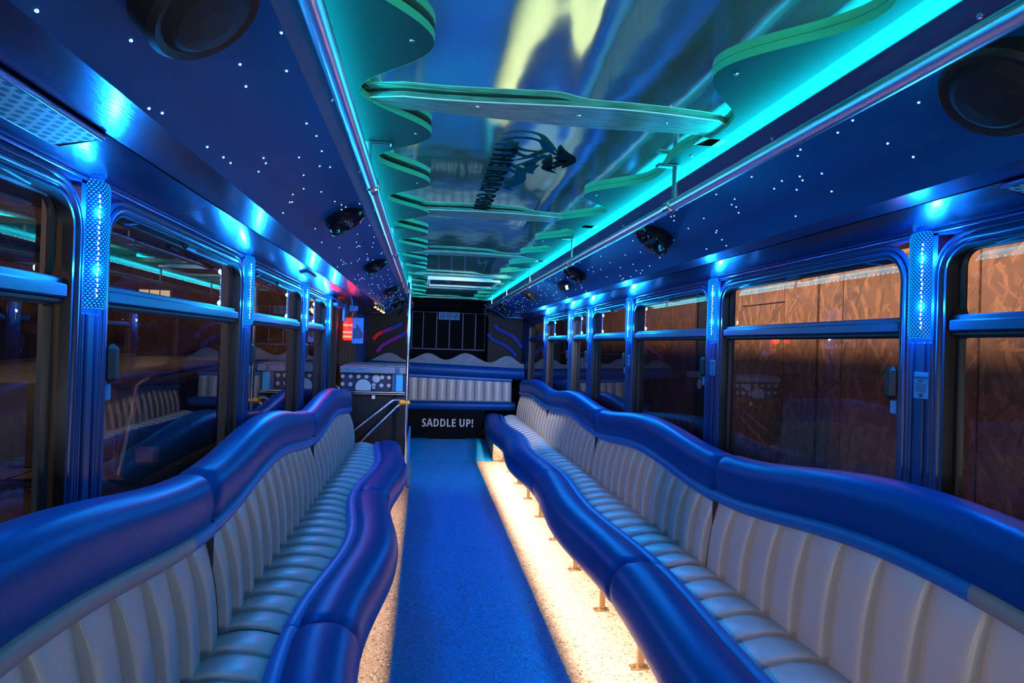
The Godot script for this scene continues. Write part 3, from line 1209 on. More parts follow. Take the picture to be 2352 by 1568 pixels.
func benches() -> void:
	var far := ["nearest the camera", "second from the camera", "third from the camera", "fourth and farthest"]
	var r := [-0.42, -2.66, -4.63, -6.55, -8.5]
	for k in 4:
		bench_section(1.0, r[k], r[k + 1], [0.826, 0.818, 0.822, 0.824][k], [0.098, 0.062, 0.055, 0.047][k], [0.055, 0.055, 0.065, 0.06][k], far[k], k, 0.40 if k == 0 else 0.0)
	var l := [-0.12, -2.16, -4.03, -6.05]
	for k in 3:
		bench_section(-1.0, l[k], l[k + 1], [0.846, 0.848, 0.83][k], [0.092, 0.08, 0.07][k], [0.075, 0.085, 0.075][k], ["nearest the camera", "in the middle", "farthest, before the steel pole"][k], k, 0.91 if k == 0 else 0.0)
	# flecked box that carries the rear end of the right bench
	var w := thing("wheel_box", Vector3.ZERO, "flecked carpeted box carrying the rear end of the right bench", "box")
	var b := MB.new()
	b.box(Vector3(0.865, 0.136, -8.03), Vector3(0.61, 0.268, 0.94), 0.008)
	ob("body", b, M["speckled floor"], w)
	# small blue upstand beside the pole
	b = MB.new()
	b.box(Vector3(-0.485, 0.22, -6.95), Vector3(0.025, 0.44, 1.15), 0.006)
	tag(ob("step_guard", b, M["blue lit floor"]), "low blue flecked upstand behind the steel pole at the step well", "panel")


# ------------------------------------------------------------------ rear of the bus
func rear() -> void:
	# back bench
	var t := thing("back_bench", Vector3.ZERO, "silver and blue pleated bench across the rear of the bus", "bench")
	var b := MB.new()
	b.box(Vector3(0.02, 0.30, -8.73), Vector3(1.10, 0.42, 0.04), 0.004)
	var pn := ob("front_panel", b, M["black panel"], t)
	var tx := put("lettering", lettering("SADDLE UP!", 0.155), M["letter silver"], pn)
	var tw: float = (tx.mesh as TextMesh).get_aabb().size.x
	tx.transform = Transform3D(Basis.IDENTITY.scaled(Vector3(0.735 / tw, 1.0, 1.0)), Vector3(0.028, 0.325, -8.7085))
	b = MB.new()
	var xa := -0.56
	var xb := 1.0
	var rows := []
	for j in 17:
		var x := lerpf(xa, xb, j / 16.0)
		var ring := PackedVector3Array()
		for q in oval(Vector2(-8.76, 0.572), 0.075, 0.066, 2.5, 20):
			ring.append(Vector3(x, q.y, q.x))
		rows.append(ring)
	b.patch(rows, false, true)
	ob("front_roll", b, M["blue vinyl"], t)
	b = MB.new()
	b.box(Vector3(0.22, 0.60, -8.97), Vector3(1.56, 0.05, 0.36), 0.01)
	ob("seat", b, M["silver vinyl"], t)
	var n := 11
	for i in n:
		rows = []
		for p in 8:
			var f := p / 7.0
			var row := PackedVector3Array()
			for q in 9:
				var v := q / 8.0
				var x := lerpf(xa, xb, (i + lerpf(0.02, 0.98, v)) / n)
				row.append(Vector3(x, lerpf(0.62, 0.935 - 0.03 * (x - 0.1), f), -9.07 + 0.032 * pow(sin(PI * v), 0.5) * (1.0 - 0.4 * pow(f, 6)) - 0.03 * f))
			rows.append(row)
		b = MB.new()
		b.patch(rows, false, false, Vector3.BACK)
		ob("pleat", b, M["silver vinyl"], t)
	for q in [[0.965, 0.034, 0.032, "piping_roll", "blue piping vinyl", 0.02], [1.065, 0.08, 0.09, "top_roll", "blue vinyl", 0.0]]:
		rows = []
		for j in 25:
			var x := lerpf(xa - 0.6 if q[3] == "top_roll" else xa, 1.18 if q[3] == "top_roll" else xb, j / 24.0)
			var ring := PackedVector3Array()
			for w in oval(Vector2(-9.09 - q[5] * 0.0, q[0] - 0.03 * (x - 0.1)), q[1], q[2], 2.3, 18):
				ring.append(Vector3(x, w.y, w.x))
			rows.append(ring)
		b = MB.new()
		b.patch(rows, false, true)
		ob(q[3], b, M[q[4]], t)
	# wavy wooden board above it, with its shelf
	var pts := [Vector2(-1.2, 1.16), Vector2(-1.13, 1.19), Vector2(-0.857, 1.304), Vector2(-0.597, 1.205), Vector2(-0.277, 1.316), Vector2(-0.01, 1.222), Vector2(0.294, 1.331), Vector2(0.655, 1.197), Vector2(0.94, 1.305), Vector2(1.2, 1.185)]
	var poly := PackedVector2Array()
	var cv := Curve2D.new()
	for k in pts.size():
		var dx := 0.11 if k > 1 else 0.03
		cv.add_point(pts[k], Vector2(-dx, 0), Vector2(dx, 0))
	for k in pts.size() - 1:
		for j in 10:
			poly.append(cv.sample(k, j / 10.0))
	poly.append(pts[-1])
	poly.append(Vector2(1.2, 1.10))
	poly.append(Vector2(-1.2, 1.10))
	b = MB.new()
	b.prism(poly, -0.012, 0.012, Vector3.RIGHT, Vector3.UP, Vector3(0, 0, -9.21))
	tag(ob("wavy_board", b, M["grey plywood"]), "wave-topped grey wooden board above the back bench", "board")
	b = MB.new()
	b.box(Vector3(0, 1.09, -9.58), Vector3(2.4, 0.03, 0.82), 0.004)
	struct(ob("trim_4", b, M["black panel"]), "dark shelf behind the wavy board")
	# floor plate before the bench
	t = thing("floor_plate", Vector3(0.02, 0.106, -8.62), "grey ribbed metal plate on the floor before the back bench", "plate")
	b = MB.new()
	b.box(Vector3(0, 0.003, 0), Vector3(0.54, 0.006, 0.11), 0.002)
	ob("plate", b, M["steel"], t)
	for x in [-0.22, 0.22]:
		screw(t, Vector3(x, 0.006, 0), Vector3.UP)
	# rear window: dark panes behind slim uprights
	var w := Node3D.new()
	w.name = "window_20"
	add_child(w)
	struct(w, "dark rear window divided by slim uprights")
	b = MB.new()
	b.box(Vector3(0.05, 1.68, REAR + 0.012), Vector3(1.25, 0.62, 0.012))
	ob("pane", b, M["black panel"], w)
	for x in [-0.55, -0.37, -0.15, 0.06, 0.28, 0.49, 0.65]:
		b = MB.new()
		b.box(Vector3(x, 1.68, REAR + 0.03), Vector3(0.022, 0.62, 0.03), 0.005)
		ob("upright", b, M["wall blue"], w)
	for y in [1.375, 1.985]:
		b = MB.new()
		b.box(Vector3(0.05, y, REAR + 0.03), Vector3(1.25, 0.024, 0.03), 0.005)
		ob("rail", b, M["wall blue"], w)
	# notice with three round pictograms
	t = thing("notice", Vector3(0.05, 1.923, REAR + 0.06), "pale notice with three round prohibition symbols over the rear window", "sign")
	b = MB.new()
	b.box(Vector3.ZERO, Vector3(0.345, 0.125, 0.006), 0.002)
	ob("plate", b, M["sign blue"], t)
	for k in 3:
		b = MB.new()
		b.xf = Transform3D(Basis(Vector3.RIGHT, PI / 2), Vector3(-0.108 + 0.108 * k, 0, 0.0035))
		b.lathe([Vector2(0.036, 0.0), Vector2(0.047, 0.0), Vector2(0.047, 0.002), Vector2(0.036, 0.002)], 28)
		b.xf = Transform3D(Basis(Vector3.BACK, PI / 4), Vector3(-0.108 + 0.108 * k, 0, 0.0045))
		b.box(Vector3.ZERO, Vector3(0.08, 0.009, 0.002))
		b.xf = Transform3D(Basis(Vector3.BACK, -0.3 + 0.6 * k), Vector3(-0.108 + 0.108 * k, 0, 0.004))
		b.box(Vector3.ZERO, [Vector3(0.044, 0.012, 0.0015), Vector3(0.028, 0.036, 0.0015), Vector3(0.046, 0.026, 0.0015)][k])
		ob("symbol", b, M["sign ink"], t)
	# four wavy rope lights
	var ropes := [
		[[Vector2(-1.12, 1.50), Vector2(-1.07, 1.57), Vector2(-0.96, 1.63), Vector2(-0.80, 1.695), Vector2(-0.69, 1.765)], "upper rope light left of the rear window, red to violet", ["rope red", "rope violet", "rope blue"]],
		[[Vector2(-1.06, 1.31), Vector2(-0.98, 1.41), Vector2(-0.81, 1.515), Vector2(-0.67, 1.59), Vector2(-0.57, 1.69)], "lower violet rope light left of the rear window", ["rope violet", "rope violet", "rope blue"]],
		[[Vector2(0.76, 1.79), Vector2(0.80, 1.73), Vector2(0.93, 1.675), Vector2(1.06, 1.61), Vector2(1.15, 1.52), Vector2(1.19, 1.43)], "upper blue rope light right of the rear window", ["rope blue", "rope blue", "rope blue"]],
		[[Vector2(0.665, 1.64), Vector2(0.70, 1.575), Vector2(0.82, 1.515), Vector2(0.95, 1.455), Vector2(1.06, 1.37), Vector2(1.12, 1.29)], "lower blue rope light right of the rear window", ["rope blue", "rope blue", "rope blue"]]]
	for r in ropes:
		t = thing("rope_light", Vector3.ZERO, r[1], "rope light", "")
		var c3 := Curve2D.new()
		for k in r[0].size():
			var tn: Vector2 = (r[0][mini(k + 1, r[0].size() - 1)] - r[0][maxi(k - 1, 0)]) / 5.0
			c3.add_point(r[0][k], -tn, tn)
		c3.bake_interval = 0.01
		var L := c3.get_baked_length()
		for part in 3:
			b = MB.new()
			var m := int(L / 0.0165)
			for k in m:
				if int(3.0 * k / m) != part:
					continue
				var p := c3.sample_baked(L * k / m)
				var q := c3.sample_baked(L * k / m + 0.01)
				var d := (q - p).normalized()
				for o in [-0.02, 0.0, 0.02]:
					var e: Vector2 = p + Vector2(-d.y, d.x) * o + (d * 0.008 if o == 0.0 else Vector2.ZERO)
					b.xf = Transform3D(Basis(Vector3.RIGHT, PI / 2), Vector3(e.x, e.y, -9.49))
					b.lathe([Vector2(0.0062, 0), Vector2(0.0045, 0.005), Vector2(0.0001, 0.006)], 6)
			b.xf = Transform3D.IDENTITY
			ob("bead_row", b, M[r[2][part]], t)
		b = MB.new()
		var path := []
		for k in 24:
			var p := c3.sample_baked(L * k / 23.0)
			path.append(Vector3(p.x, p.y, -9.505))
		var rows2 := []
		for k in 24:
			var d: Vector3 = (path[mini(k + 1, 23)] - path[maxi(k - 1, 0)]).normalized()
			var sd := Vector3(-d.y, d.x, 0) * 0.033
			rows2.append(PackedVector3Array([path[k] - sd, path[k] - sd + Vector3(0, 0, 0.014), path[k] + sd + Vector3(0, 0, 0.014), path[k] + sd]))
		b.patch(rows2, false, true)
		ob("backing", b, M["black panel"], t)
	# side partitions that carry the rope lights beside the rear window
	for s in [-1.0, 1.0]:
		b = MB.new()
		b.box(Vector3(s * 0.94 + 0.02, 1.62, -9.54), Vector3(0.62, 1.0, 0.05), 0.01)
		struct(ob("trim_5" if s < 0 else "trim_6", b, M["matt black"]), "black panel beside the rear window, %s" % ("left" if s < 0 else "right"))


# ------------------------------------------------------------------ bar at the left rear
func bar_corner() -> void:
	var t := thing("bar_cabinet", Vector3(-0.85, 0.0, -6.36), "bar cabinet with printed dots behind the left bench end, black below", "cabinet")
	var b := MB.new()
	b.box(Vector3(0, 0.455, -0.02), Vector3(0.68, 0.91, 0.03), 0.003)
	b.box(Vector3(0.325, 0.455, -0.55), Vector3(0.03, 0.91, 1.05), 0.003)
	ob("black_partition", b, M["matt black"], t)
	b = MB.new()
	b.box(Vector3(0, 0.945, 0.0), Vector3(0.70, 0.016, 0.05), 0.003)
	b.box(Vector3(0.0, 0.925, 0.012), Vector3(0.70, 0.012, 0.02), 0.003)
	ob("counter_edge", b, M["steel"], t)
	b = MB.new()
	b.box(Vector3(0.0, 1.045, -0.50), Vector3(0.66, 0.19, 0.92), 0.003)
	var body := ob("dotted_body", b, M["navy board"], t)
	b = MB.new()
	b.box(Vector3(0, 1.172, -0.48), Vector3(0.685, 0.066, 1.0), 0.006)
	b.box(Vector3(0, 1.21, -0.56), Vector3(0.66, 0.012, 0.8), 0.003)
	ob("top_board", b, M["grey plywood"], t)
	# printed dots on the front face
	var disc := func(m: MB, c: Vector3, r: float, axis: Vector3, cut := -9.0) -> void:
		var u := Vector3.RIGHT if absf(axis.z) > 0.5 else Vector3.FORWARD
		var poly := PackedVector2Array()
		for k in 28:
			var a := TAU * k / 28
			poly.append(Vector2(r * cos(a), maxf(r * sin(a), cut)))
		m.prism(poly, -0.0008, 0.0008, u, Vector3.UP, c)
	b = MB.new()
	var z := -0.038
	for q in [[-0.315, 1.10, 0.02], [-0.235, 1.10, 0.0205], [-0.155, 1.10, 0.0205], [-0.075, 1.10, 0.0205], [0.025, 1.08, 0.04], [0.085, 1.097, 0.021], [0.155, 1.095, 0.02], [-0.315, 1.02, 0.02], [-0.235, 1.018, 0.021], [0.0, 1.015, 0.02], [0.002, 0.99, 0.016], [0.08, 1.012, 0.0205], [0.155, 1.012, 0.02]]:
		disc.call(b, Vector3(q[0], q[1], z), q[2], Vector3.BACK)
	disc.call(b, Vector3(-0.105, 0.992, z), 0.08, Vector3.BACK, -0.035)
	ob("printed_dots", b, M["dot print"], body)
	# aisle side: rows of dots over outlined lettering
	b = MB.new()
	for i in 9:
		for j in 3:
			disc.call(b, Vector3(0.332, 1.115 - j * 0.028, -0.12 - i * 0.045), 0.010, Vector3.RIGHT)
	disc.call(b, Vector3(0.332, 1.07, -0.62), 0.065, Vector3.RIGHT)
	ob("printed_dots", b, M["dot print"], body)
	var tx := put("lettering", lettering("PONY", 0.12), M["dot print"], body)
	tx.transform = Transform3D(Basis(Vector3.UP, PI / 2).scaled(Vector3(1, 0.7, 1)), Vector3(0.333, 0.985, -0.32))
	b = MB.new()
	b.box(Vector3(0.205, 1.045, -0.028), Vector3(0.03, 0.20, 0.03), 0.004)
	ob("grey_post", b, M["grey plywood"], t)
	b = MB.new()
	b.box(Vector3(0.262, 1.045, -0.026), Vector3(0.075, 0.19, 0.012), 0.002)
	ob("clear_panel", b, M["mirror acrylic"], t)
	b = MB.new()
	b.box(Vector3(0.005, 0.892, 0.002), Vector3(0.035, 0.038, 0.012), 0.003)
	tag(ob("wall_switch", b, M["pale card"]), "small pale switch on the black partition under the bar", "switch")
	(get_node("wall_switch") as Node3D).position = Vector3(-0.85, 0, -6.36)
	# guard rails sloping down beside the step well
	t = thing("guard_rail", Vector3.ZERO, "pair of sloping chrome guard rails held by the yellow clamp", "rail")
	b = MB.new()
	b.tube([Vector3(-0.53, 0.880, -6.25), Vector3(-0.62, 0.877, -6.25), Vector3(-0.665, 0.855, -6.25), Vector3(-1.10, 0.50, -6.22)], 0.015, 12)
	ob("upper_tube", b, M["chrome"], t)
	b = MB.new()
	b.tube([Vector3(-0.545, 0.852, -6.23), Vector3(-0.60, 0.812, -6.23), Vector3(-1.00, 0.40, -6.2)], 0.013, 12)
	ob("lower_tube", b, M["chrome"], t)
	# yellow grab loop on the left wall
	b = MB.new()
	b.tube([Vector3(-1.19, 1.02, -6.1), Vector3(-1.165, 1.0, -6.1), Vector3(-1.145, 0.95, -6.1), Vector3(-1.145, 0.84, -6.1), Vector3(-1.17, 0.8, -6.1)], 0.012, 10)
	tag(ob("grab_handle", b, M["chrome"]), "curved grab handle beside the rear door, above the bench end", "handle")
	# rear door on the left: dark frames and glass
	var d := Node3D.new()
	d.name = "door_1"
	add_child(d)
	struct(d, "dark glazed rear door on the left wall")
	for zz in [-5.66, -5.98, -6.62, -7.30, -7.66]:
		b = MB.new()
		b.box(Vector3(-1.21, 1.0, zz), Vector3(0.06, 1.85, 0.07), 0.01)
		ob("stile", b, M["black rubber"], d)
	for zz in [[-5.70, -5.94], [-6.02, -6.58], [-6.66, -7.26], [-7.34, -7.62]]:
		b = MB.new()
		b.face([Vector3(-1.225, 0.1, zz[0]), Vector3(-1.225, 0.1, zz[1]), Vector3(-1.225, 1.88, zz[1]), Vector3(-1.225, 1.88, zz[0])], Vector3.RIGHT)
		ob("pane", b, M["window glass"], d)
	b = MB.new()
	b.box(Vector3(-1.16, 1.80, -5.85), Vector3(0.05, 0.04, 0.34), 0.008)
	b.box(Vector3(-1.13, 1.73, -6.06), Vector3(0.03, 0.16, 0.03), 0.006)
	b.tube([Vector3(-1.18, 1.86, -5.6), Vector3(-1.10, 1.80, -5.95), Vector3(-1.10, 1.70, -6.05)], 0.008, 8)
	tag(ob("door_closer", b, M["frame blue"]), "door linkage arm over the rear door on the left", "closer")
	# red glowing lamp and the white cut-out board beside it
	t = thing("red_lamp", Vector3(-1.135, 1.57, -6.45), "glowing red panel lamp by the rear door", "lamp")
	b = MB.new()
	b.box(Vector3(0, 0.02, 0), Vector3(0.10, 0.24, 0.03), 0.012)
	ob("lens_light", b, M["red lamp"], t)
	b = MB.new()
	for y in [-0.06, -0.015, 0.06]:
		b.box(Vector3(0.0, y, 0.017), Vector3(0.094, 0.022, 0.006), 0.002)
	ob("tube_light", b, M["red hot"], t)
	b = MB.new()
	b.tube([Vector3(-0.02, 0.14, 0.03), Vector3(0.0, 0.09, 0.03), Vector3(0.025, 0.02, 0.03)], 0.003, 6)
	ob("cable", b, M["black rubber"], t)
	omni("red_lamp_light", Vector3(-1.155, 1.62, -6.405), Color(1.0, 0.06, 0.03), 0.10, 0.04)
	t = thing("poster_board", Vector3(-1.03, 1.575, -6.41), "blue board with dark building shapes beside the red lamp", "poster")
	b = MB.new()
	b.box(Vector3.ZERO, Vector3(0.115, 0.27, 0.01), 0.003)
	ob("board", b, M["sign blue"], t)
	b = MB.new()
	for q in [[-0.033, -0.02, 0.025, 0.16], [-0.005, 0.0, 0.022, 0.20], [0.02, -0.015, 0.018, 0.17], [0.04, -0.03, 0.02, 0.10]]:
		b.box(Vector3(q[0], q[1] - 0.01, 0.006), Vector3(q[2], q[3] * 0.7, 0.003))
	ob("print", b, M["sign ink"], t)
	b = MB.new()
	b.box(Vector3(-1.06, 1.80, -6.3), Vector3(0.07, 0.05, 0.05), 0.006)
	b.box(Vector3(-1.10, 1.80, -6.3), Vector3(0.02, 0.065, 0.055), 0.004)
	b.tube([Vector3(-1.06, 1.77, -6.3), Vector3(-1.085, 1.72, -6.35)], 0.006, 6)
	b.tube([Vector3(-1.08, 1.82, -6.3), Vector3(-1.09, 1.905, -6.3)], 0.008, 6)
	tag(ob("camera_unit", b, M["sign blue"]), "small boxy blue-lit camera above the red lamp", "camera")
	# four small amber bulbs in a row
	for k in 4:
		var p: Vector2 = [Vector2(-0.924, 1.886), Vector2(-0.889, 1.865), Vector2(-0.853, 1.845), Vector2(-0.827, 1.828)][k]
		t = thing("amber_bulb", Vector3(p.x, p.y, -7.2), "small amber bottle-shaped bulb, %s in a row of four under the left star panel" % ["first", "second", "third", "fourth"][k], "bulb", "")
		b = MB.new()
		b.lathe([Vector2(0.004, 0.06), Vector2(0.006, 0.045), Vector2(0.011, 0.02), Vector2(0.013, 0.0), Vector2(0.012, -0.012)], 12)
		ob("shade", b, M["amber bulb"] if false else M["bronze steel"], t)
		b = MB.new()
		b.lathe([Vector2(0.0001, -0.012), Vector2(0.015, -0.012), Vector2(0.018, -0.018), Vector2(0.012, -0.026), Vector2(0.0001, -0.028)], 12)
		ob("lens_light", b, M["amber bulb"], t)
	omni("amber_bulb_light", Vector3(-0.875, 1.80, -7.2), Color(1.0, 0.6, 0.25), 0.03, 0.03)


# ------------------------------------------------------------------ rails
func rails() -> void:
	for s in [1.0, -1.0]:
		var t := thing("handrail", Vector3.ZERO, "long chrome ceiling handrail on brackets, %s side of the aisle" % ("right" if s > 0 else "left"), "handrail")
		var b := MB.new()
		b.tube([Vector3(s * 0.53, 1.993, 1.6), Vector3(s * 0.53, 1.993, -8.9), Vector3(s * 0.55, 1.97, -9.0), Vector3(s * 0.62, 1.90, -9.06)], 0.0195, 20)
		ob("tube", b, M["satin rail"], t)
		for z in RAIL_Z:
			b = MB.new()
			b.xf = Transform3D(Basis(Vector3.RIGHT, PI / 2), Vector3(s * 0.53, 1.993, z))
			b.lathe([Vector2(0.019, -0.028), Vector2(0.024, -0.026), Vector2(0.024, 0.026), Vector2(0.019, 0.028)], 20)
			b.xf = Transform3D.IDENTITY
			ob("collar", b, M["chrome"], t)
			b = MB.new()
			b.box(Vector3(s * 0.545, 2.078, z), Vector3(0.012, 0.136, 0.034), 0.003)
			b.box(Vector3(s * 0.515, 2.140, z), Vector3(0.085, 0.010, 0.032), 0.004)
			ob("bracket", b, M["steel"], t)
	# steel pole at the step well
	var t := thing("stanchion_pole", Vector3(-0.50, 0, -6.2), "chrome floor-to-ceiling pole at the end of the left bench", "pole")
	var b := MB.new()
	b.tube([Vector3(0, 0, 0), Vector3(-0.005, 2.18, 0)], 0.0175, 20)
	ob("tube", b, M["chrome"], t)
	b = MB.new()
	b.lathe([Vector2(0.05, 0.0), Vector2(0.05, 0.006), Vector2(0.026, 0.012), Vector2(0.026, 0.055), Vector2(0.018, 0.06)], 20)
	ob("base_flange", b, M["steel"], t)
	b = MB.new()
	b.xf = Transform3D(Basis.IDENTITY, Vector3(-0.022, 0.858, -0.01))
	b.box(Vector3.ZERO, Vector3(0.11, 0.046, 0.06), 0.016)
	ob("yellow_clamp", b, M["yellow clamp"], t)
	b = MB.new()
	b.box(Vector3(-0.018, 1.985, 0), Vector3(0.08, 0.05, 0.05), 0.012)
	ob("top_clamp", b, M["steel"], t)


# ------------------------------------------------------------------ speakers
func speakers() -> void:
	var list := [
		[-1.0, -0.97, 0.095, "big black speaker on the left star panel, at the top edge of the view", true],
		[-1.0, -2.657, 0.088, "oval black speaker on the left star panel, nearest of the row", false],
		[-1.0, -4.234, 0.088, "second black speaker along the left star panel", false],
		[-1.0, -6.22, 0.088, "third black speaker along the left star panel", false],
		[-1.0, -8.2, 0.088, "farthest black speaker on the left star panel", false],
		[1.0, -0.965, 0.10, "big black speaker on the right star panel, at the edge of the view", true],
		[1.0, -2.648, 0.092, "round black speaker on the right star panel with visible cone", false],
		[1.0, -4.13, 0.088, "second black speaker along the right star panel, beside the small spotlight", false],
		[1.0, -5.98, 0.088, "third black speaker along the right star panel", false],
		[1.0, -8.05, 0.088, "farthest black speaker on the right star panel", false]]
	for q in list:
		var s: float = q[0]
		var t := thing("speaker", Vector3.ZERO, q[3], "speaker", "")
		var r: float = q[2]
		var y := Vector3(-s * 0.64, -0.77, 0).normalized()
		var x := Vector3.BACK
		var g := 0.5 if s > 0 else 0.46
		var o := Vector2(0.785, 1.964).lerp(Vector2(0.614, 2.035), 0.5)
		if q[4]:
			o = Vector2(0.785, 1.964).lerp(Vector2(0.614, 2.035), 0.42)
		var bs := Basis(y.cross(x), y, x)
		t.transform = Transform3D(bs.orthonormalized(), Vector3(s * o.x, o.y, q[1]) + y * (0.0 if q[4] else 0.022))
		var b := MB.new()
		if q[4]:
			b.lathe([Vector2(r, 0.002), Vector2(r, 0.045), Vector2(r - 0.008, 0.054), Vector2(r - 0.02, 0.05)], 40)
			ob("rim", b, M["speaker mesh"], t)
			b = MB.new()
			b.lathe([Vector2(r - 0.02, 0.05), Vector2(r * 0.6, 0.062), Vector2(r * 0.3, 0.067), Vector2(0.0001, 0.068)], 40)
			ob("grille", b, M["matt black"], t)
			b = MB.new()
			b.box(Vector3(0.0, 0.050, r - 0.012), Vector3(0.035, 0.008, 0.012), 0.002)
			ob("badge", b, M["sign blue"], t)
			continue
		b.lathe([Vector2(r * 0.9, -0.05), Vector2(r, -0.004), Vector2(r, 0.014), Vector2(r - 0.006, 0.022), Vector2(r - 0.016, 0.020), Vector2(r - 0.020, 0.012)], 36)
		ob("rim", b, M["speaker gloss"], t)
		b = MB.new()
		b.lathe([Vector2(r - 0.020, 0.012), Vector2(r * 0.5, -0.008), Vector2(r * 0.34, -0.010)], 32)
		ob("cone", b, M["speaker gloss"], t)
		b = MB.new()
		b.lathe([Vector2(r * 0.34, -0.010), Vector2(r * 0.33, 0.004), Vector2(r * 0.2, 0.012), Vector2(0.0001, 0.014)], 24)
		b.box(Vector3(0, 0.016, 0), Vector3(0.018, 0.006, r * 1.5), 0.002)
		ob("tweeter_bar", b, M["speaker gloss"], t)
		for k in 8:
			var a := TAU * k / 8
			screw(t, Vector3(cos(a) * (r - 0.008), 0.021, sin(a) * (r - 0.008)), Vector3.UP, 0.004)
	var t := thing("spotlight", Vector3(0.74, 1.955, -4.614), "small black box spotlight with pale lens between the right speakers", "spotlight")
	t.rotation = Vector3(0.1, 0.25, 0.35)
	var b := MB.new()
	b.box(Vector3.ZERO, Vector3(0.08, 0.07, 0.11), 0.012)
	ob("body", b, M["matt black"], t)
	b = MB.new()
	b.box(Vector3(-0.018, -0.01, 0.056), Vector3(0.022, 0.034, 0.004), 0.001)
	ob("lens_light", b, M["pale lamp lens"], t)
	var sl := SpotLight3D.new()
	sl.name = "spotlight_light"
	sl.light_color = Color(1.0, 0.92, 0.86)
	sl.light_energy = 5.0
	sl.light_size = 0.03
	sl.spot_range = 14.0
	sl.spot_attenuation = 2.0
	sl.spot_angle = 42.0
	sl.spot_angle_attenuation = 1.0
	sl.shadow_enabled = true
	add_child(sl, true)
	sl.look_at_from_position(Vector3(0.68, 1.90, -4.66), Vector3(-0.05, 0.62, -8.4), Vector3.UP)


# ------------------------------------------------------------------ LED covers on the posts
func led_covers() -> void:
	for s in [-1.0, 1.0]:
		var posts: Array = POST_R if s > 0 else POST_L
		for k in range(1, posts.size()):
			if s > 0 and k == posts.size() - 1:
				continue
			var z: float = posts[k]
			var t := thing("led_cover", Vector3(s * 1.205, 1.53, z), "perforated blue LED cover on the %s wall, %s window post from the camera" % ["right" if s > 0 else "left", ["", "first", "second", "third", "fourth", "fifth", "sixth"][k]], "light cover", "")
			var h := 0.335
			var rows := []
			for j in [0.0, 0.004, 0.018, 0.16, h - 0.018, h - 0.004, h]:
				var k2 := 1.0 if j > 0.01 and j < h - 0.01 else (0.85 if j > 0.002 and j < h - 0.002 else 0.6)
				var row := PackedVector3Array()
				for a in 13:
					var an := PI * a / 12.0
					row.append(Vector3(-s * 0.036 * sin(an) * k2, j, -0.037 * cos(an)))
				rows.append(row)
			var b := MB.new()
			b.patch(rows, false, false, Vector3(-s, 0, 0))
			# even out the texture along the height
			for i in b.uv.size():
				b.uv[i] = Vector2(b.uv[i].x, b.v[i].y / h)
			var cover := ob("cover_light", b, M["perforated cover"], t)
			b = MB.new()
			for j in 20:
				b.xf = Transform3D(Basis(Vector3.UP, -s * 0.75) * Basis(Vector3.BACK, s * PI / 2), Vector3(-s * 0.0257, 0.035 + j * 0.0135, 0.0262 + 0.002 * sin(j * 2.1)))
				b.lathe([Vector2(0.0042, -0.001), Vector2(0.0034, 0.002), Vector2(0.0001, 0.0032)], 6)
			b.xf = Transform3D.IDENTITY
			var led := ob("led_row", b, M["led point"], t)
			led.set_meta("kind", "stuff")
			for j in 2:
				omni("led_cover_light", Vector3(-s * 0.026, 0.10 + 0.15 * j, 0.026), Color(0.01, 0.30, 1.0).linear_to_srgb(), 0.19 if z > -4.0 else 0.30, 0.012, t)
	# notices on the right-hand posts
	for k in range(1, 4):
		var z: float = POST_R[k]
		var t := thing("exit_notice", Vector3(1.199, 1.385, z + 0.012), "small blue-lit emergency exit notice on the %s right window post" % ["", "first", "second", "third"][k], "sign", "")
		t.rotation.y = -PI / 2
		var b := MB.new()
		b.box(Vector3.ZERO, Vector3(0.056, 0.082, 0.003), 0.001)
		ob("plate", b, M["sign blue"], t)
		for q in [["EMERGENCY", 0.0095, 0.024], ["EXIT", 0.0095, 0.014]]:
			var tx := put("lettering", lettering(q[0], q[1]), M["sign ink"], t)
			tx.transform = Transform3D(Basis.IDENTITY.scaled(Vector3(1, 1, 0.3)), Vector3(0, q[2], 0.002))
		b = MB.new()
		for j in 5:
			b.box(Vector3(0, 0.004 - j * 0.0058, 0.0018), Vector3([0.044, 0.036, 0.044, 0.040, 0.03][j], 0.0018, 0.0006))
		b.box(Vector3(0.002, -0.031, 0.0018), Vector3(0.014, 0.010, 0.0006))
		ob("small_print", b, M["sign ink"], t)
	# perforated air grilles set in the trim near the camera
	for s in [-1.0, 1.0]:
		var t := thing("air_grille", Vector3.ZERO, "perforated metal air grille in the %s window trim" % ("left" if s < 0 else "right"), "grille")
		var b := MB.new()
		b.patch([PackedVector3Array([Vector3(s * 1.145, 1.872, -0.6), Vector3(s * 1.145, 1.872, -1.42 if s < 0 else -1.27)]), PackedVector3Array([Vector3(s * 1.058, 1.895, -0.6), Vector3(s * 1.058, 1.895, -1.44 if s < 0 else -1.29)])], false, false, Vector3(-s, -1, 0))
		ob("mesh_sheet", b, M["perforated metal"], t)
		b = MB.new()
		var e: float = -1.44 if s < 0 else -1.29
		b.tube([Vector3(s * 1.056, 1.900, -0.6), Vector3(s * 1.056, 1.900, e)], 0.008, 8)
		b.tube([Vector3(s * 1.147, 1.876, -0.6), Vector3(s * 1.147, 1.876, e)], 0.005, 8)
		b.tube([Vector3(s * 1.147, 1.876, e), Vector3(s * 1.056, 1.900, e)], 0.005, 8)
		ob("rim", b, M["brushed trim"], t)
	var t := thing("trim_vent", Vector3(-1.10, 1.892, -4.05), "short dark vent slot in the left window trim", "vent")
	t.rotation.z = 0.27
	var b := MB.new()
	b.box(Vector3.ZERO, Vector3(0.05, 0.016, 0.34), 0.005)
	ob("frame", b, M["frame blue"], t)
	for k in 8:
		b = MB.new()
		b.box(Vector3(0, -0.009, -0.14 + k * 0.04), Vector3(0.04, 0.004, 0.02))
		ob("slot", b, M["black rubber"], t)


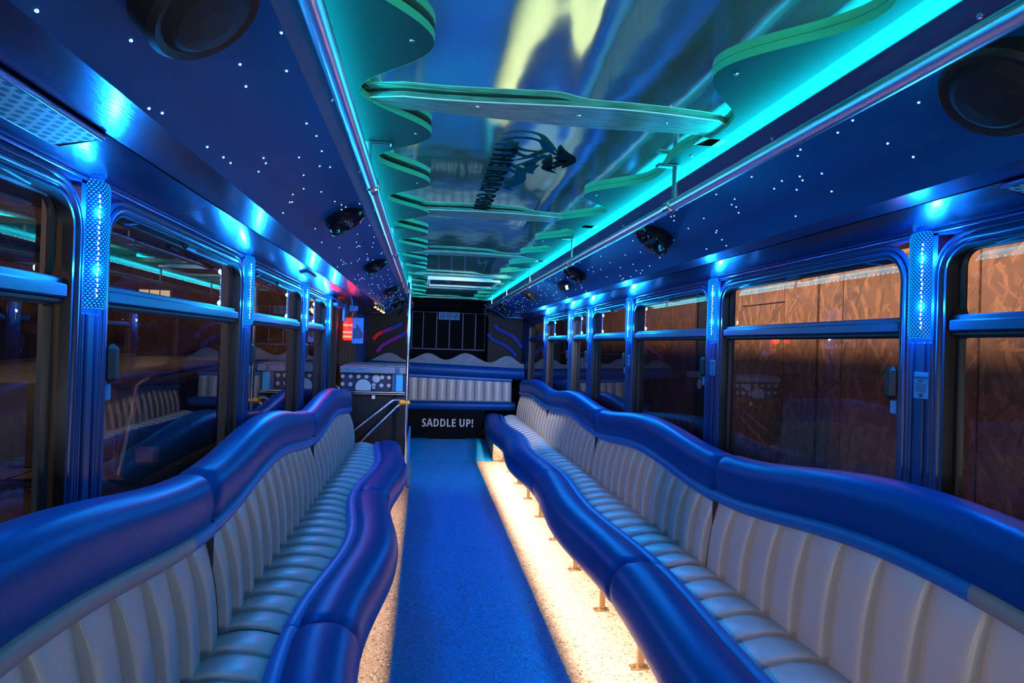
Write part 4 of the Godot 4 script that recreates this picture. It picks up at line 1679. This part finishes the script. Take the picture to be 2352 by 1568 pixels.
# ------------------------------------------------------------------ the garage outside
func garage() -> void:
	var b := MB.new()
	b.box(Vector3(-1.0, -0.8, -4.0), Vector3(16, 0.1, 22))
	struct(ob("floor_garage", b, M["concrete"]), "dark garage floor outside the bus")
	# strand-board wall on the right, board by board
	var w := Node3D.new()
	w.name = "wall_garage_right"
	add_child(w)
	struct(w, "brown strand-board garage wall seen through the right windows")
	b = MB.new()
	b.box(Vector3(2.28, 1.6, -3.5), Vector3(0.08, 5.0, 18))
	ob("studs", b, M["matt black"], w)
	var cuts := [6.0, 1.2, 0.0, -1.22, -2.45, -3.38, -3.612, -3.985, -4.575, -5.07]
	for k in cuts.size() - 1:
		var a: float = cuts[k]
		var c: float = cuts[k + 1]
		var levels := [-0.7, 1.842, 4.2] if k == 7 else [-0.7, 2.075, 4.2] if k == 3 else [-0.7, 4.2]
		for j in levels.size() - 1:
			b = MB.new()
			b.box(Vector3(2.215 + 0.004 * ((k * 7) % 3), (levels[j] + levels[j + 1]) / 2, (a + c) / 2), Vector3(0.022, levels[j + 1] - levels[j] - 0.006, a - c - 0.014), 0.003)
			ob("board", b, M["strand board"], w)
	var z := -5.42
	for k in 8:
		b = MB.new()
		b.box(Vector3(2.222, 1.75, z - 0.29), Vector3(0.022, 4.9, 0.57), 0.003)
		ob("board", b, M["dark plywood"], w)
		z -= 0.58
	# high ceiling over the bus and the lower loft on the left
	b = MB.new()
	b.box(Vector3(0.3, 4.25, -4.0), Vector3(4.2, 0.1, 18))
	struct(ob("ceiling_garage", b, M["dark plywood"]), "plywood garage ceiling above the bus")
	var l := Node3D.new()
	l.name = "ceiling_loft"
	add_child(l)
	struct(l, "brown boarded loft over the parked van with dark beams")
	for k in 8:
		b = MB.new()
		b.box(Vector3(-3.9, 2.5, 0.4 - k * 1.2), Vector3(4.2, 0.03, 1.17), 0.004)
		ob("board", b, M["loft board"], l)
	for k in 5:
		b = MB.new()
		b.box(Vector3(-2.3 - 0.9 * k, 2.44, -4.0), Vector3(0.07, 0.10, 11.0), 0.006)
		ob("beam", b, M["beam"], l)
	for k in 3:
		b = MB.new()
		b.box(Vector3(-3.9, 2.36, -2.4 - k * 2.8), Vector3(4.0, 0.12, 0.10), 0.006)
		ob("beam", b, M["beam"], l)
	w = Node3D.new()
	w.name = "wall_garage_left"
	add_child(w)
	struct(w, "dark boarded garage wall beyond the parked van")
	for k in 12:
		b = MB.new()
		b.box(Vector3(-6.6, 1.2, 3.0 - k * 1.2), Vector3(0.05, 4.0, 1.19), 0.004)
		ob("board", b, M["dark plywood"], w)
	b = MB.new()
	b.box(Vector3(-2.0, 1.8, -12.2), Vector3(10, 5.2, 0.1))
	struct(ob("wall_garage_back", b, M["dark plywood"]), "dark garage wall behind the bus")
	b = MB.new()
	b.box(Vector3(-2.0, 1.8, 6.0), Vector3(10, 5.2, 0.1))
	struct(ob("wall_garage_front", b, M["dark plywood"]), "garage wall in front of the bus")
	# small shelf unit high on the back wall; glowing panels stand in for light on it
	var t := thing("lit_shelf_unit", Vector3(-5.36, 2.2, -12.1), "small shelf unit on the far garage wall with glow added as if lit, through the second left window", "window")
	b = MB.new()
	b.box(Vector3(0, 0, -0.01), Vector3(0.60, 0.26, 0.06), 0.01)
	ob("frame", b, M["beam"], t)
	for x in [-0.185, 0.0, 0.185]:
		b = MB.new()
		b.box(Vector3(x, 0, 0.025), Vector3(0.165, 0.2, 0.008), 0.002)
		ob("glow_panel_light", b, M["lit shelf panel"], t)
	# lamps
	for q in [[Vector3(0.05, 3.80, -0.8), "nearest"], [Vector3(0.05, 3.80, -3.4), "middle"], [Vector3(0.05, 3.80, -6.2), "farthest"]]:
		lamp(q[0], "caged garage lamp on the ceiling above the bus roof, %s of three" % q[1])
	lamp(Vector3(-3.2, 2.16, -0.5), "amber garage lamp hanging low beside the bus on the left")
	for s in [-1.0, 1.0]:  # housings of the added fill lamps
		t = thing("fill_lamp", Vector3(s * 0.88, 0.72, 1.74), "added white fill lamp low on the front wall behind the camera, %s side" % ("right" if s > 0 else "left"), "lamp")
		b = MB.new()
		b.box(Vector3(0, 0, 0.02), Vector3(0.40, 0.28, 0.06), 0.015)
		ob("housing", b, M["matt black"], t)
		b = MB.new()
		b.box(Vector3(0, 0, -0.013), Vector3(0.34, 0.22, 0.006))
		ob("lens_light", b, M["pale lamp lens"], t)


func lamp(at: Vector3, label: String) -> void:
	var t := thing("garage_lamp", at, label, "lamp")
	var b := MB.new()
	b.tube([Vector3(0, 0.2, 0), Vector3(0, 0.402 if at.y > 3.0 else 0.328, 0)], 0.008, 6)
	b.lathe([Vector2(0.0001, 0.28), Vector2(0.03, 0.28), Vector2(0.05, 0.12), Vector2(0.10, 0.06), Vector2(0.10, 0.05)], 20)
	ob("cap", b, M["matt black"], t)
	b = MB.new()
	b.lathe([Vector2(0.09, 0.05), Vector2(0.10, 0.0), Vector2(0.085, -0.10), Vector2(0.04, -0.13), Vector2(0.0001, -0.135)], 20)
	ob("bulb_light", b, M["amber bulb"], t)


# ------------------------------------------------------------------ the van parked outside on the left
func van() -> void:
	var t := thing("van", Vector3(0, 0, 0.42), "dark parked van facing the camera outside the left windows", "van")
	var x0 := -4.25
	var x1 := -2.32
	# lofted body: stations along z with half width and heights of sill, belt
	var st := [[-3.15, 0.82, 0.05], [-3.2, 0.92, 0.26], [-3.5, 0.955, 0.37], [-4.2, 0.965, 0.45], [-4.72, 0.965, 0.48], [-5.4, 0.965, 0.50], [-7.5, 0.965, 0.50], [-9.2, 0.965, 0.50], [-9.35, 0.92, 0.45]]
	var cx := (x0 + x1) / 2
	var rows := []
	for q in st:
		var row := PackedVector3Array()
		for p in oval(Vector2(0, (q[2] - 0.55) / 2), q[1], (q[2] + 0.55) / 2, 5.0, 36):
			row.append(Vector3(cx + p.x, p.y, q[0]))
		rows.append(row)
	var b := MB.new()
	b.patch(rows, false, true)
	b.face(Array(rows[0]), Vector3.BACK)
	b.face(Array(rows[-1]), Vector3.FORWARD)
	ob("body", b, M["van paint"], t)
	# cabin
	rows = []
	for q in [[-4.76, 0.90, 0.49, 0.50], [-4.82, 0.895, 0.45, 0.62], [-5.14, 0.86, 0.45, 1.10], [-5.36, 0.84, 0.45, 1.155], [-6.0, 0.82, 0.45, 1.20], [-7.5, 0.82, 0.45, 1.22], [-9.0, 0.82, 0.45, 1.19], [-9.25, 0.80, 0.45, 1.0]]:
		var row := PackedVector3Array()
		var n := 24
		for k in n + 1:
			var f := k / float(n)
			var a := PI * f
			var cc := signf(cos(a)) * pow(absf(cos(a)), 0.28)
			var ss := pow(sin(a), 0.28) if f > 0.0 and f < 1.0 else 0.0
			var y: float = lerpf(q[2], q[3], ss)
			var taper := 1.0 + 0.11 * (1.0 - ss)
			row.append(Vector3(cx + q[1] * cc * taper, y, q[0]))
		rows.append(row)
	b = MB.new()
	b.patch(rows, false, false, Vector3(0, 1, 0.2))
	ob("cabin", b, M["van paint"], t)
	# glass a little proud of the cabin
	b = MB.new()
	rows = []
	for k in 9:
		var f := k / 8.0
		var z := lerpf(-4.78, -5.13, f)
		var y := lerpf(0.575, 1.09, f)
		var hw := lerpf(0.90, 0.79, f)
		var row := PackedVector3Array()
		for j in 17:
			var u := j / 8.0 - 1.0
			row.append(Vector3(cx + u * hw, y + 0.01, z + 0.05 - 0.10 * u * u))
		rows.append(row)
	b.patch(rows, false, false, Vector3(0, 0.6, 0.8))
	ob("windscreen", b, M["van glass"], t)
	for s in [-1.0, 1.0]:
		b = MB.new()
		for q in [[-5.05, -6.0], [-6.08, -7.3]]:
			var za: float = q[0]
			var zb: float = q[1]
			b.face([Vector3(cx + s * 0.945, 0.56, za), Vector3(cx + s * 0.945, 0.56, zb), Vector3(cx + s * 0.865, 1.08, zb), Vector3(cx + s * 0.865, 1.08, za - 0.26 if za > -5.5 else za)], Vector3(s, 0.2, 0))
		ob("side_glass", b, M["van glass"], t)
		b = MB.new()
		b.tube([Vector3(cx + s * 0.94, 0.50, -4.80), Vector3(cx + s * 0.875, 1.09, -5.14), Vector3(cx + s * 0.850, 1.15, -5.45), Vector3(cx + s * 0.835, 1.20, -7.5), Vector3(cx + s * 0.835, 1.18, -9.0)], 0.022, 8)
		ob("roof_rail", b, M["steel"], t)
		b = MB.new()
		b.box(Vector3(cx + s * 1.05, 0.62, -4.95), Vector3(0.16, 0.13, 0.07), 0.025)
		b.tube([Vector3(cx + s * 0.93, 0.58, -4.98), Vector3(cx + s * 1.0, 0.60, -4.96)], 0.018, 8)
		ob("door_mirror", b, M["van paint"], t)
		b = MB.new()
		b.box(Vector3(cx + s * 0.967, 0.40, -5.75), Vector3(0.016, 0.025, 0.16), 0.006)
		ob("door_handle", b, M["steel"], t)
		b = MB.new()
		b.xf = Transform3D(Basis(Vector3.BACK, PI / 2), Vector3(cx + s * 0.86, -0.43, -4.0))
		b.lathe([Vector2(0.0001, -0.1), Vector2(0.2, -0.1), Vector2(0.32, -0.09), Vector2(0.32, 0.09), Vector2(0.2, 0.1), Vector2(0.0001, 0.1)], 24)
		b.xf = Transform3D(Basis(Vector3.BACK, PI / 2), Vector3(cx + s * 0.86, -0.43, -8.0))
		b.lathe([Vector2(0.0001, -0.1), Vector2(0.2, -0.1), Vector2(0.32, -0.09), Vector2(0.32, 0.09), Vector2(0.2, 0.1), Vector2(0.0001, 0.1)], 24)
		ob("wheels", b, M["black rubber"], t)
	b = MB.new()
	for k in 26:
		b.box(Vector3(cx - 0.75 + k * 0.06, 0.492, -4.58), Vector3(0.03, 0.012, 0.14), 0.003)
	ob("cowl_vent", b, M["black rubber"], t)
	for x in [-0.4, 0.35]:
		b = MB.new()
		b.tube([Vector3(cx + x, 0.53, -4.62), Vector3(cx + x + 0.18, 0.60, -4.66), Vector3(cx + x + 0.52, 0.66, -4.74)], 0.011, 8)
		ob("wiper", b, M["black rubber"], t)
	b = MB.new()
	b.box(Vector3.ZERO, Vector3(0.16, 0.07, 0.002))
	var st2 := ob("windscreen_sticker", b, M["pale card"], t)
	st2.transform = Transform3D(Basis(Vector3.RIGHT, -0.8), Vector3(cx + 0.62, 0.66, -4.775))
	for s in [-1.0, 1.0]:
		b = MB.new()
		b.box(Vector3(cx + s * 0.68, 0.02, -3.17), Vector3(0.34, 0.16, 0.08), 0.03)
		ob("headlamp", b, M["van glass"], t)
	b = MB.new()
	b.box(Vector3(cx, -0.03, -3.14), Vector3(0.9, 0.2, 0.06), 0.02)
	ob("radiator_grille", b, M["black rubber"], t)
